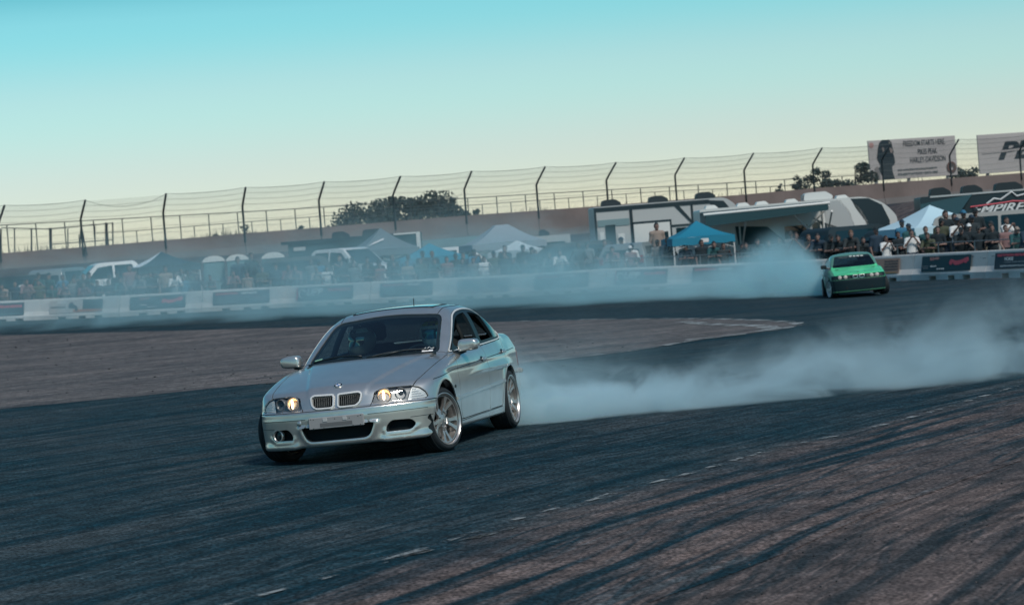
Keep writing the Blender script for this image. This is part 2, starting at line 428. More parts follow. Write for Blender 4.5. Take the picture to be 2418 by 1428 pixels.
SEDAN = dict(
    W=([-2.45, -2.2, -1.9, -1.5, -1.0, 0, .8, 1.3, 1.7, 2.0, 2.2], [.74, .78, .812, .845, .862, .868, .866, .858, .838, .80, .75]),
    dW=([.10, .2, .27, .35, .5, .62, .74, .82, .9, .97, 1.06], [-.05, -.024, -.02, -.016, -.004, 0, -.006, -.022, -.05, -.085, -.16]),
    Z=([-2.45, -2.33, -2.15, -1.8, -1.5, -1.0, 0, .7, .9, 1.2, 1.5, 1.8, 1.95, 2.05, 2.15], [.95, 1.0, 1.032, 1.04, 1.038, 1.0, .965, .957, .943, .897, .84, .775, .738, .70, .62]),
    CR=([-2.4, -1.5, 0, .8, 1.4, 2.0], [.03, .03, .03, .06, .068, .085]),
    XF=([.08, .13, .18, .3, .42, .50, .54, .565, .60, .7, .75, .9], [2.0, 2.085, 2.11, 2.115, 2.12, 2.122, 2.115, 2.085, 2.07, 2.025, 1.99, 1.85]),
    XR=([.1, .3, .5, .6, .64, .8, 1.0, 1.1], [2.22, 2.32, 2.345, 2.34, 2.315, 2.31, 2.285, 2.2]),
    GW=([-2.2, -1.8, -1.5, -1.1, -.5, .3, .7, 1.0], [.62, .70, .765, .80, .79, .75, .715, .68]),
    GZ=([-1.9, -1.5, -1.2, -.95, -.6, -.3, -.05, .25, .6], [1.15, 1.28, 1.36, 1.395, 1.412, 1.405, 1.38, 1.315, 1.2]),
    XW=([.6, .95, 1.1, 1.25, 1.40, 1.5], [1.53, .83, .52, .19, -.17, -.42]), kw=.42,
    XB=([.7, .98, 1.15, 1.33, 1.5], [-2.2, -1.78, -1.44, -1.07, -.72]),
    ax=(1.3625, -1.3625), zw=.335, ra=.37, flare=.016, swz=.80, swage=.010,
    hoodX=(.75, 1.95), hoodY=(.60, .29), vee=.017, bowF=.30, bowR=.17, bowW=.20, zb=.215, rc=.05, k_st=.05, k_f=.065)
# ------------------------------------------------------------------ car materials
M_PAINT = mat('silver paint', (.60, .60, .575), rough=.28, metal=.80, coat=.6, noise=(5.0, .07))
M_BLK = mat('black plastic', (.008, .016, .02), rough=.45)
M_RUB = mat('tyre rubber', (.010, .016, .020), rough=.8, noise=(20, .25))
M_DARK = mat('dark lining', (.004, .010, .013), rough=.9)
M_CHR = mat('bright metal', (.80, .77, .72), rough=.28, metal=.9)
M_RIM = mat('alloy wheel', (.52, .50, .48), rough=.32, metal=.8, noise=(12, .12))
M_STEEL = mat('brake steel', (.22, .22, .22), rough=.4, metal=1)
M_GLASS = glass_mat('window glass', (.50, .66, .67))
M_LENS = glass_mat('lamp lens', (.88, .90, .90))
M_LAMPG = mat('lamp housing', (.20, .20, .205), rough=.35, metal=.3)
M_REFL = mat('reflector', (.42, .42, .43), rough=.30, metal=1)
M_BULB = mat('lit lamp', (1, .8, .5), emit=((1, .38, .12), 1.9))
M_BULB2 = mat('lit lamp core', (1, .95, .8), emit=((1, .68, .36), 9.0))
M_WHITE = mat('white enamel', (.8, .8, .8), rough=.3)
M_BLUE = mat('blue enamel', (.02, .15, .42), rough=.3)
M_CLOTH = mat('dark upholstery', (.012, .018, .02), rough=.9)
M_PLATE = mat('grey plate holder', (.27, .275, .28), rough=.55)
def roundel(name, c, R_, r, parent):
    """round badge: black ring, blue and white quarters; R_ = 3x3 whose third column faces out"""
    C = np.array(c); R_ = np.array(R_)
    def put(g): M = np.eye(4); M[:3, :3] = R_; M[:3, 3] = C; return g.xf(M)
    b = obj(name, put(G().lathe([(0, .004), (r*.92, .004), (r, 0), (r, -.006), (0, -.006)], 24, 'z')), M_BLK, parent, 'auto')
    obj('badge_rim', put(G().lathe([(r*.96, .0035), (r*1.0, .005), (r*1.06, .002), (r*1.06, -.004)], 24, 'z')), M_CHR, b, True)
    obj('badge_rim', put(G().lathe([(r*.58, .0045), (r*.62, .006), (r*.66, .0045)], 24, 'z')), M_CHR, b, True)
    for q in range(4):
        n = 6; a0 = q*PI/2
        v = [(0, 0, .0055)]+[(r*.58*math.cos(a0+i/n*PI/2), r*.58*math.sin(a0+i/n*PI/2), .0055) for i in range(n+1)]
        obj('badge_quarter', put(G().add(v, [(0, i+1, i+2) for i in range(n)])), M_BLUE if q % 2 else M_WHITE, b)
    return b
def make_wheel(parent, pos, side, steer=0.0, camber=0.0, spin=0.0, R0=.315, RR=.236, wid=.22, style='double', badge=True, rimmat=None):
    """wheel with outer face towards y = side; the parent of tyre, rim and disc is the wheel's own tyre mesh"""
    rimmat = rimmat or M_RIM
    h = wid/2
    prof = [(RR-.012, -h+.012), (RR+.006, -h), (RR+.03, -h-.006), (R0-.03, -h-.004), (R0-.012, -h+.012), (R0-.002, -h+.04), (R0, -h+.06)]
    for k in range(-2, 3):
        yy = k*.036
        prof += [(R0, yy-.014), (R0, yy+.010), (R0-.007, yy+.012), (R0-.007, yy+.016)]
    prof += [(R0, h-.055), (R0-.002, h-.04), (R0-.012, h-.012), (R0-.03, h+.004), (RR+.03, h+.006), (RR+.006, h), (RR-.012, h-.012)]
    g = G().lathe(prof, 64, 'y')
    M = Matrix.Translation(pos) @ Matrix.Rotation(steer, 4, 'Z') @ Matrix.Rotation(camber, 4, 'X') @ (Matrix.Identity(4) if side > 0 else Matrix.Rotation(PI, 4, 'Z')) @ Matrix.Rotation(spin, 4, 'Y')
    w_ = empty('wheel'); w_.parent = parent; w_.matrix_local = M
    obj('tyre', g, M_RUB, w_, 'auto')
    # barrel with a polished outer lip
    obj('rim', G().lathe([(RR-.004, -h+.004), (RR-.022, -h+.02), (RR-.026, 0), (RR-.022, h-.05), (RR-.012, h-.03), (RR-.008, h-.006), (RR+.004, h+.008), (RR+.012, h+.006), (RR+.010, h-.006)], 64, 'y'), rimmat, w_, 'auto')
    # spoke face cut out of a disc
    nr, na = 34, 180; rr = np.linspace(.0, RR-.008, nr); V = []; T = []
    for i in range(nr):
        for j in range(na):
            a = 2*PI*j/na; r = rr[i]; dish = .030*(1-abs(r-.11)/.13) if abs(r-.11) < .13 else 0
            V.append((r*math.cos(a), h-.012-dish-.012*(r < .07), r*math.sin(a)))
    for i in range(nr-1):
        for j in range(na):
            k = (j+1) % na; T += [(i*na+j, (i+1)*na+k, (i+1)*na+j), (i*na+j, i*na+k, (i+1)*na+k)]
    V = np.array(V); N = np.tile([0., 1, 0], (len(V), 1))
    r = np.hypot(V[:, 0], V[:, 2]); th = np.arctan2(V[:, 2], V[:, 0]); f = np.minimum(r-.062, RR-.022-r)
    for k in range(5):
        a = th-2*PI*k/5; u = r*np.cos(a); t = r*np.sin(a)
        for s in (-1, 1):
            if style == 'double':   # two curved arms that part towards the rim
                c = s*(.0185+.030*sstep(.10, .215, u)**1.3); hw = .0155+.0075*sstep(.15, .22, u)
            else: c = s*(.012+.018*sstep(.05, .2, u)); hw = .013
            f = np.minimum(f, np.maximum(np.abs(t-c)-hw, .04-u))
        f = np.minimum(f, np.maximum(np.abs(t)-.026, np.maximum(.03-u, u-.098)))     # joined near the hub
    A, _ = clip(V, N, np.array(T), f)
    sp = skin('spokes', A[:3], rimmat, w_, 0, .028)
    sp.data.polygons.foreach_set('use_smooth', [False]*len(sp.data.polygons))
    b = roundel('hub_cap', (0, h-.045, 0), [[1, 0, 0], [0, 0, 1], [0, -1, 0]], .034, w_) if badge else obj('hub_cap', G().lathe([(0, h-.035), (.03, h-.036), (.034, h-.05)], 16, 'y'), M_BLK, w_, True)
    for k in range(5):
        a = 2*PI*(k+.5)/5
        obj('wheel_bolt', G().lathe([(0, h-.036), (.009, h-.036), (.010, h-.052)], 8, 'y', (.052*math.cos(a), 0, .052*math.sin(a))), M_STEEL, w_)
    obj('brake_disc', G().lathe([(.05, h-.115), (.165, h-.115), (.165, h-.14), (.05, h-.14)], 40, 'y'), M_STEEL, w_, 'auto')
    obj('inner_dish', G().lathe([(.0, h-.16), (RR-.02, h-.16)], 32, 'y'), M_DARK, w_)
    return w_
def surf_y(F, x, z, sgn=1):
    """outermost y of the body at (x, z)"""
    lo, hi = np.zeros_like(np.asarray(x, float))+.2, np.zeros_like(np.asarray(x, float))+1.1
    for _ in range(40):
        m = (lo+hi)/2; s = F(np.asarray(x, float), m, np.asarray(z, float)) < 0; lo = np.where(s, m, lo); hi = np.where(s, hi, m)
    return sgn*lo
def surf_x(F, y, z):
    lo, hi = np.zeros_like(np.asarray(y, float))+.9, np.zeros_like(np.asarray(y, float))+2.4
    for _ in range(40):
        m = (lo+hi)/2; s = F(m, np.asarray(y, float), np.asarray(z, float)) < 0; lo = np.where(s, m, lo); hi = np.where(s, hi, m)
    return lo
def surf_z(F, x, y, lo0=.5):
    lo, hi = np.zeros_like(np.asarray(x, float))+lo0, np.zeros_like(np.asarray(x, float))+1.7
    for _ in range(40):
        m = (lo+hi)/2; s = F(np.asarray(x, float), np.asarray(y, float), m) < 0; lo = np.where(s, m, lo); hi = np.where(s, hi, m)
    return lo
def bucket_seat(parent, x, y, m, name='seat'):
    s = empty(name); s.parent = parent; s.location = (x, y, .30)
    obj('cushion', G().rbox(-.25, .27, -.25, .25, 0, .16, .05), m, s)
    b = G().rbox(-.09, .06, -.25, .25, .10, .74, .05); b.xf(np.array(Matrix.Translation((-.27, 0, .05)) @ Matrix.Rotation(math.radians(-16), 4, 'Y'))); obj('backrest', b, m, s)
    hd = G().rbox(-.05, .05, -.13, .13, .0, .19, .04); hd.xf(np.array(Matrix.Translation((-.51, 0, .79)))); obj('headrest', hd, m, s)
    return s
# ------------------------------------------------------------------ the silver sedan
CAR_R = np.array([[-0.2248, 0.9687, -0.105], [0.0303, -0.1008, -0.9944], [-0.9739, -0.2267, -0.0067]])   # car axes in camera axes (right, down, forward)
CAR_T = np.array([-1.0947, 1.4643, 27.3766])
_B = np.stack([_R, -_U, _F], 1)
_W = _B@CAR_R; _q, _ = np.linalg.qr(_W); _q = _q*np.sign(np.sum(_q*_W, 0)); CAR_O = CAM+_B@CAR_T
def car_world(): 
    M = np.eye(4); M[:3, :3] = _q; M[:3, 3] = CAR_O; return Matrix(M.tolist())
FB0 = body_field(SEDAN)
LAMP = np.array([(.335, .565), (.345, .605), (.362, .655), (.40, .688), (.47, .698), (.678, .692), (.742, .668), (.788, .625), (.806, .585), (.785, .565), (.648, .567), (.615, .558), (.58, .556), (.55, .568), (.50, .566), (.459, .556), (.42, .558), (.386, .568)])
KID = rpoly([(.013, .686), (.222, .692), (.254, .668), (.238, .590), (.192, .553), (.04, .551), (.013, .572)], [.02, .03, .03, .04, .05, .03, .02])
INTAKE = rpoly([(-.355, .402), (.355, .402), (.298, .268), (-.298, .268)], [.03, .03, .06, .06])
FOG = rpoly([(.448, .298), (.455, .352), (.50, .40), (.665, .392), (.706, .345), (.66, .296)], [.01, .03, .03, .05, .05, .05], 5)
def FB(x, y, z):
    f = FB0(x, y, z); m = (x > 1.45) & (z < .56)
    if np.any(m):
        yy, zz, xx = y[m], z[m], x[m]; ay = np.abs(yy)
        d = psdf(INTAKE, yy, zz); b = .009*np.exp(-((d-.018)/.024)**2)*(zz < .415)                # raised frame round the intake
        d2 = psdf(FOG, ay, zz); b += .008*np.exp(-((d2-.015)/.022)**2)*sstep(.36, .30, zz)       # lip under the side ducts
        b += .012*sstep(.295, .225, zz)*sstep(.36, .46, ay)                                      # corner lips
        b -= .004*np.exp(-((zz-.30)/.05)**2)*sstep(.37, .42, ay)*sstep(.52, .44, ay)             # hollow beside the intake
        b -= .004*np.exp(-((zz-.508)/.022)**2)
        f = f.copy(); f[m] -= b
    return f
WS = rpoly([(-.66, .945), (-.545, 1.305), (0, 1.352), (.545, 1.305), (.66, .945), (0, .962)], [.05, .07, .9, .07, .05, .9], 8)
RW = rpoly([(-.62, 1.04), (-.50, 1.325), (.50, 1.325), (.62, 1.04)], .05)
DLO = rpoly([(.60, .932), (.38, 1.045), (.14, 1.175), (-.10, 1.285), (-.30, 1.322), (-.55, 1.338), (-.82, 1.332), (-1.07, 1.285), (-1.30, 1.18), (-1.50, 1.065), (-1.50, 1.02), (-1.43, .978), (-.45, .944)],
            [.02, .1, .1, .12, .1, .1, .1, .1, .1, .02, .03, .03, .3], 4)
def inset(poly, d):
    p = np.asarray(poly); n = np.roll(p, -1, 0)-np.roll(p, 1, 0); n = np.stack([n[:, 1], -n[:, 0]], 1); n /= np.linalg.norm(n, axis=1)[:, None]+1e-9
    a = .5*np.sum(p[:, 0]*np.roll(p[:, 1], -1)-np.roll(p[:, 0], -1)*p[:, 1]); return p-n*d*np.sign(a)
def build_sedan():
    c = empty('drift_sedan', label='silver four-door sedan with lit headlights sliding sideways on the dark track', cat='car')
    c.matrix_world = car_world()
    shell = mesh_sdf(FB, (-2.5, -.96, .12), (2.22, .96, 1.46), .019)
    cw = [(1.335, .315, .385), (-1.3625, .325, .372)]
    wells = lambda V: np.minimum.reduce([np.maximum(np.hypot(V[:, 0]-x, V[:, 2]-z)-r, .5-np.abs(V[:, 1])) for x, z, r in cw])
    _, shell = cut(shell, wells, .0)
    # holes and what fills them
    ws, shell = cut(shell, lambda V: np.maximum(psdf(WS, V[:, 1], V[:, 2]), np.maximum(-.35-V[:, 0], .925-V[:, 2])), .003)
    g, fr = cut(ws, lambda V: psdf(inset(WS, .028), V[:, 1], V[:, 2])); skin('windshield', g, M_GLASS, c, -.004); skin('windshield_border', fr, M_BLK, c, -.005, .015)
    rw, shell = cut(shell, front_f(RW, .8, -1), .003); skin('rear_window', rw, glass_mat('tinted rear glass', (.16, .22, .23)), c, -.004)
    for s in (1, -1):
        dl, shell = cut(shell, side_f(DLO, s, .4), .002)
        inn, ring = cut(dl, lambda V: psdf(inset(DLO, .013), V[:, 0], V[:, 2])); skin('window_trim', ring, mat('satin bright trim', (.78, .77, .74), rough=.35, metal=.35), c, .004, .02)
        bp0, bp1 = lambda z: -.445-(z-.95)*.30, lambda z: -.575-(z-.95)*.30
        D2 = inset(DLO, .043)
        fwin, inn = cut(inn, lambda V: np.maximum(psdf(D2, V[:, 0], V[:, 2]), np.maximum(bp0(V[:, 2])-V[:, 0], V[:, 0]-.40)), .002)
        rwin, inn = cut(inn, lambda V: np.maximum(psdf(D2, V[:, 0], V[:, 2]), np.maximum(V[:, 0]-bp1(V[:, 2]), -1.13+(V[:, 2]-.96)*.40-V[:, 0])), .002)
        qwin, inn = cut(inn, lambda V: np.maximum(psdf(inset(DLO, .03), V[:, 0], V[:, 2]), V[:, 0]+1.165-(V[:, 2]-.96)*.40), .002)
        skin('window_frame', inn, M_BLK, c, -.004, .03)
        skin('quarter_glass', qwin, M_GLASS, c, -.006)
        if s < 0:
            skin('side_window', fwin, M_GLASS, c, -.006); skin('side_window', rwin, M_GLASS, c, -.006)
    for s in (1, -1):
        L = LAMP if s > 0 else mir(LAMP)
        lp, shell = cut(shell, front_f(L, 1.4), .003)
        split = lambda V: (s*V[:, 1]-.648)*.123-(V[:, 2]-.567)*.03
        nrm = math.hypot(.123, .03); hd, ts = cut(lp, lambda V: split(V)/nrm, .002)
        root = skin('headlight', hd, M_LENS, c, -.001)
        skin('housing', hd, M_LAMPG, root, -.030, 0); 
        V, N, T = hd; skin('housing_wall', (V-N*.055, -N, T), M_BLK, root, 0, .05, flip=False) if False else None
        for yy, r, lit in ((.446, .066, True), (.590, .052, False)):
            xx = float(surf_x(FB, np.array([s*yy]), np.array([.628]))[0])
            dr = np.array([.93, s*(.22 if lit else .40), 0]); dr /= np.linalg.norm(dr); R_ = np.stack([np.cross([0, 0, 1.], dr), [0, 0, 1], dr], 1)
            M = np.eye(4); M[:3, :3] = R_; M[:3, 3] = np.array([xx, s*yy, .628])-dr*.012
            obj('lamp_bezel', G().lathe([(r*.80, -.02), (r*.9, .0), (r, .002), (r*1.04, -.012), (r*1.04, -.05)], 28, 'z').xf(M), M_LAMPG, root, True)
            obj('reflector', G().lathe([(r*.86, -.012), (r*.7, -.03), (r*.35, -.045), (0, -.05)], 28, 'z').xf(M), M_BULB if lit else M_REFL, root, True)
            obj('lit_arc', G().ell((-.006, 0, -.004), (r*.17, r*.72, .012), 10, 8).xf(M), M_BULB2, root, True) if lit else obj('projector', G().lathe([(0, -.004 if not lit else -.018), (r*.25, -.008 if not lit else -.02), (r*.45, -.02 if not lit else -.03), (r*.5, -.05)], 20, 'z').xf(M), M_BLK, root, True)
        sig = skin('turn_signal', ts, M_LENS, c, -.001); V, N, T = ts
        skin('reflector', ts, mat('signal reflector', (.72, .72, .72), rough=.35, metal=.3), sig, -.02)
        for k in range(5):
            z0 = .575+k*.021; ys = np.linspace(.675, .79-.02*k, 6); xs = surf_x(FB, s*ys, np.full(6, z0))
            obj('lens_rib', G().tube([(x-.012, s*y, z0) for x, y in zip(xs, ys)], .003, 5), M_WHITE, sig)
        # kidney grille
        K = KID if s > 0 else mir(KID)
        kd, shell = cut(shell, front_f(K, 1.7), .001)
        inn, ring = cut(kd, lambda V: psdf(inset(K, .015), V[:, 1], V[:, 2])); gr = skin('kidney_grille', ring, mat('satin bright trim', (.78, .77, .74), rough=.35, metal=.35), c, .012, .04)
        V, N, T = inn; Nx = np.tile([1., 0, 0], (len(V), 1)); skin('grille_back', (V, Nx, T), M_DARK, gr, -.05, 0)
        for k in range(11):
            y = s*(.034+k*.0185); zs = np.linspace(.555, .69, 9); ok = psdf(inset(K, .008), np.full(9, y), zs) < 0
            zs = zs[ok]
            if len(zs) > 2:
                xs = surf_x(FB, np.full(len(zs), y), zs); obj('grille_bar', G().tube([(x-.004, y, z) for x, z in zip(xs, zs)], .0030, 6), mat('grille bar metal', (.10, .105, .105), rough=.45, metal=.5), gr, True)
        # bumper side openings
        Fg = FOG if s > 0 else mir(FOG)
        fg, shell = cut(shell, front_f(Fg, 1.4), .001)
        V, N, T = fg; Nx = np.tile([.97, 0, 0], (len(V), 1))
        d_ = skin('bumper_duct', (V, Nx, T), M_DARK, c, -.09, 0, -.09); 
        if s < 0:
            xx = float(surf_x(FB, np.array([-.625]), np.array([.345]))[0]); M = np.eye(4); dr = np.array([.9, -.40, 0]); dr /= np.linalg.norm(dr)
            M[:3, :3] = np.stack([np.cross([0, 0, 1.], dr), [0, 0, 1], dr], 1); M[:3, 3] = (xx-.004, -.625, .345)
            fl = obj('fog_light', G().lathe([(.046, -.01), (.050, .006), (.058, .006), (.060, -.03)], 28, 'z').xf(M), M_RIM, c, True)
            obj('lens', G().lathe([(0, -.012), (.048, -.02)], 24, 'z').xf(M), mat('fog lens', (.02, .03, .035), rough=.1), fl, True)
    it, shell = cut(shell, front_f(INTAKE, 1.6), .001); V, N, T = it; skin('front_intake', (V, np.tile([1., 0, 0], (len(V), 1)), T), M_DARK, c, -.10, 0, -.10)
    for k in range(5):
        z0 = .285+k*.024; hw = .29+.05*(z0-.27)/.13
        obj('intake_bar', G().box(1.985, 1.992, -hw, hw, z0, z0+.004), M_BLK, c)
    skin('inner_liner', shell, M_DARK, c, -.02)
    # painted panels
    yh = pchip([.7, .9, 1.2, 1.5, 1.75, 1.85, 2.2], [.735, .75, .738, .722, .70, .68, .66])
    hood, shell = cut(shell, lambda V: np.maximum.reduce([np.abs(V[:, 1])-yh(V[:, 0]), .80-.16*(V[:, 1]/.7)**2-V[:, 0], .548+.13*sstep(.325, .37, np.abs(V[:, 1]))-V[:, 2]]), .0042)
    skin('hood', hood, M_PAINT, c, 0, .015)
    fb, shell = cut(shell, lambda V: np.maximum(V[:, 2]-.548, 1.2-V[:, 0]), .0042); torn, fb = cut(fb, lambda V: np.maximum.reduce([V[:, 2]-.40-.05*np.sin(V[:, 0]*60), V[:, 0]-1.80-.02*np.sin(V[:, 2]*70), .5-V[:, 1]]), .001)      # corner torn away before the left wheel
    skin('front_bumper', fb, M_PAINT, c, 0, .015); skin('exposed_liner', torn, M_DARK, c, -.03, 0)
    rb, shell = cut(shell, lambda V: np.maximum(V[:, 2]-.60, V[:, 0]+1.5), .0042); skin('rear_bumper', rb, M_PAINT, c, 0, .015)
    tails = {}
    for s in (1, -1):
        tails[s], shell = cut(shell, lambda V: np.maximum.reduce([V[:, 0]+2.02, .66-V[:, 2], V[:, 2]-.84, .48-s*V[:, 1]]), .0042)
    tl = lambda V: np.maximum.reduce([V[:, 0]+1.80-.12*(V[:, 1]/.6)**2, np.abs(V[:, 1])-.62, .66-V[:, 2]])
    tk, shell = cut(shell, tl, .0042); skin('trunk_lid', tk, M_PAINT, c, 0, .015)
    FD = rpoly([(.73, .288), (.785, .42), (.795, .72), (.765, .86), (.66, .935), (.60, .93), (-.45, .942), (-.42, .72), (-.40, .30)], [.04, .08, .1, .08, .03, .05, .01, .1, .02])
    RD = rpoly([(-.40, .30), (-.42, .72), (-.45, .942), (-1.44, .976), (-1.32, .88), (-1.16, .70), (-1.04, .55), (-.96, .42), (-.94, .305)], [.02, .1, .01, .02, .1, .1, .1, .1, .03])
    for s in (1, -1):
        for D, hx, hz in ((FD, -.235, .815), (RD, -1.175, .845)):
            d, shell = cut(shell, side_f(D, s, .5), .0042); dd = skin('door', d, M_PAINT, c, 0, .015)
            hy = float(surf_y(FB, np.array([hx]), np.array([hz]))[0])
            obj('handle', G().ell((hx, s*(hy+.022), hz), (.095, .016, .017), 14, 8), M_PAINT, dd, True)
            obj('handle_recess', G().ell((hx+.01, s*(hy-.006), hz-.004), (.062, .012, .034), 14, 8), M_BLK, dd, True)
            obj('lock_cylinder', G().ell((hx-.11, s*(hy+.004), hz+.002), (.018, .014, .018), 10, 6), M_PAINT, dd, True)
        fd, shell = cut(shell, lambda V: np.maximum.reduce([.70-V[:, 0], .29-V[:, 2], .55-s*V[:, 1]]), .0042); skin('front_fender', fd, M_PAINT, c, 0, .012)
        # trims that follow the flank
        full = None
    skin('body_shell', shell, M_PAINT, c, 0, .012)
    for s in (1, -1):
        def strip(name, pts, r, m, off=.0, n=40, sq=1.0):
            xs = np.linspace(0, 1, n); X = np.interp(xs, np.linspace(0, 1, len(pts)), [p[0] for p in pts]); Z = np.interp(xs, np.linspace(0, 1, len(pts)), [p[1] for p in pts])
            Y = surf_y(FB, X, Z); return obj(name, G().tube([(x, s*(y+off), z) for x, y, z in zip(X, Y, Z)], r, 8), m, c, True)
        strip('shoulder_groove', [(1.62, .723), (.895, .775), (-.07, .805), (-.98, .832), (-1.95, .856)], .0042, M_BLK, -.001, 80)
        for a, b in (((.945, .497), (-.395, .535)), ((-.41, .536), (-1.04, .552))):
            X = np.linspace(a[0], b[0], 30); Zc = np.linspace(a[1], b[1], 30); g = G(); v = []
            for x, z in zip(X, Zc):
                y = surf_y(FB, np.full(4, x), np.array([z-.020, z-.014, z+.010, z+.017]))
                v += [(x, s*(y[0]-.002), z-.020), (x, s*(y[1]+.013), z-.014), (x, s*(y[2]+.015), z+.010), (x, s*(y[3]-.002), z+.017)]
            g.add(v, [(4*i+k, 4*i+4+k, 4*i+5+k, 4*i+1+k) for i in range(29) for k in range(3)]+[(0, 1, 2, 3), (116, 117, 118, 119)]); obj('rub_strip', g, M_PAINT, c, 'auto')
        strip('sill_groove', [(.90, .270), (.2, .283), (-.6, .292), (-.93, .297)], .004, M_BLK, -.001)
        yr = float(surf_y(FB, np.array([.96]), np.array([.615]))[0]); obj('side_repeater', G().ell((.96, s*yr, .615), (.03, .008, .016), 10, 6), M_BLK, c, True)
        # bumper crease line
        ys = np.linspace(.30, .80, 24); xs = surf_x(FB, ys, np.full(24, .478)); obj('bumper_groove', G().tube([(x, s*y, .478) for x, y in zip(xs, ys)], .0032, 6), M_BLK, c, True)
        ys = np.linspace(.66, .83, 12); xs = surf_x(FB, ys, np.full(12, .408)); obj('bumper_groove', G().tube([(x, s*y, .408) for x, y in zip(xs, ys)], .003, 6), M_BLK, c, True)
        # mirrors
        mm = empty('door_mirror'); mm.parent = c; mm.location = (.45, s*.905, .985); mm.scale = (.9, .9, .88)
        v = []; ring = catmull([(-.115, -.055), (-.10, .05), (-.03, .066), (.07, .058), (.108, .03), (.11, -.03), (.07, -.062), (-.06, -.068)], 4)
        for xo, sc in ((.072, .70), (.066, .86), (.045, .97), (0, 1.0), (-.05, 1.0)): v += [(xo, s*p[0]*sc, p[1]*sc) for p in ring]
        k = len(ring); f = [(i*k+j, i*k+(j+1) % k, (i+1)*k+(j+1) % k, (i+1)*k+j) for i in range(4) for j in range(k)]+[tuple(range(k))]
        obj('mirror_cap', G().add(v, f), M_PAINT, mm, True)
        obj('mirror_glass', G().add([(-.05, s*p[0]*.94, p[1]*.94) for p in ring], [tuple(range(k))]), M_CHR, mm)
        obj('mirror_arm', G().tube([(0, -s*.20, -.085), (.01, -s*.12, -.078), (.01, -s*.04, -.05)], [.028, .03, .034], 10), M_BLK, mm, True)
        pts = [(.50, .93), (.36, 1.03), (.34, .945)]; yy = surf_y(FB, np.array([p[0] for p in pts]), np.array([p[1] for p in pts]))
        obj('mirror_base', G().add([(p[0], s*(y+.004), p[1]) for p, y in zip(pts, yy)]+[(p[0], s*(y-.02), p[1]) for p, y in zip(pts, yy)], [(0, 1, 2), (3, 4, 5), (0, 1, 4, 3), (1, 2, 5, 4), (2, 0, 3, 5)]), M_BLK, c)
        # wheel arch liners
        for x, z, r in cw:
            v = []
            for k in range(25):
                a_ = math.radians(-12+204*k/24); v += [(x+(r+.012)*math.cos(a_), s*.42, z+(r+.012)*math.sin(a_)), (x+(r+.012)*math.cos(a_), s*.80, z+(r+.012)*math.sin(a_))]
            obj('arch_liner', G().add(v, [(2*k, 2*k+1, 2*k+3, 2*k+2) for k in range(24)]), M_DARK, c, True)
            obj('arch_back', G().add([(x, s*.44, z)]+[(x+(r+.01)*math.cos(math.radians(-12+204*k/24)), s*.44, z+(r+.01)*math.sin(math.radians(-12+204*k/24))) for k in range(25)], [(0, k+1, k+2) for k in range(24)]), M_DARK, c)
    # badge, plate holder, wiper, vent, aerial, sunroof
    zz = float(surf_z(FB, np.array([1.935]), np.array([0.]))[0]); nrm = grad(FB, np.array([[1.935, 0, zz]]))[0]; nrm /= np.linalg.norm(nrm)
    roundel('hood_badge', (1.935, 0, zz+.002), np.stack([[0, 1, 0], np.cross(nrm, [0, 1, 0]), nrm], 1), .041, c)
    pl = obj('plate_holder', G().rbox(2.105, 2.125, -.265, .265, .383, .490, .006), M_PLATE, c)
    obj('holder_slot', G().box(2.1255, 2.127, -.155, .155, .400, .435), mat('slot grey', (.12, .125, .13), rough=.6), pl)
    for y in (-.105, .085): obj('clip', G().rbox(2.124, 2.130, y-.022, y+.022, .445, .478, .003), mat('clip grey', (.42, .43, .43), rough=.4), pl)
    for y, z in ((-.24, .478), (-.215, .472), (.24, .478), (.215, .47), (-.01, .465), (.13, .46), (-.22, .392), (-.12, .390), (.16, .392), (.23, .392)): obj('screw_hole', G().lathe([(0, 2.1263), (.0045, 2.1263)], 8, 'x', (0, y, z)), M_DARK, pl)
    xx = float(surf_x(FB, np.array([-.36]), np.array([.447]))[0]); obj('tow_cap', G().lathe([(0, .004), (.026, .003), (.029, -.004)], 18, 'x', (xx, -.36, .447)), M_PAINT, c, True)
    xs = np.linspace(-.33, .33, 34)
    for k, y in enumerate(xs):
        x0 = .925-.10*(y/.7)**2; z0 = float(surf_z(FB, np.array([x0]), np.array([y]))[0]); obj('vent_slot', G().ell((x0, y, z0), (.013, .0065, .004), 8, 4), M_BLK, c)
    def wiper(y0, y1):
        pts = []
        for t in np.linspace(0, 1, 10):
            y = y0+(y1-y0)*t; z = .962+.035*math.sin(t*PI*.8); x = .83-2.1*(z-.95)-.20*(abs(y)/.7)**2.2+.03; pts.append((x, y, z))
        return pts
    wp = obj('wiper', G().tube(wiper(-.02, .56), .011, 6), M_BLK, c, True); obj('wiper_arm', G().tube([(.86, .1, .955), (.80, .22, .985), (.77, .32, .998)], .012, 6), M_BLK, wp, True)
    wp = obj('wiper', G().tube(wiper(-.60, -.08), .010, 6), M_BLK, c, True)
    obj('cowl', G().tube([(.87-.19*(abs(y)/.7)**2.0, y, .945-.01*(abs(y)/.7)**2) for y in np.linspace(-.64, .64, 30)], .018, 6), M_BLK, c, True)
    z0 = float(surf_z(FB, np.array([-1.02]), np.array([0.]))[0]); obj('aerial', G().tube([(-1.02, 0, z0-.005), (-1.03, 0, z0+.02), (-1.04, 0, z0+.135)], [.016, .006, .004], 8), M_BLK, c, True)
    SR = rpoly([(-.22, -.42), (-.66, -.44), (-.66, .44), (-.22, .42)], .06, 5); g = []; 
    obj('sunroof_seal', G().tube([(p[0], p[1], float(surf_z(FB, p[0:1], p[1:2])[0])+.001) for p in catmull(SR, 3)], .006, 6, closed=True), M_BLK, c, True)
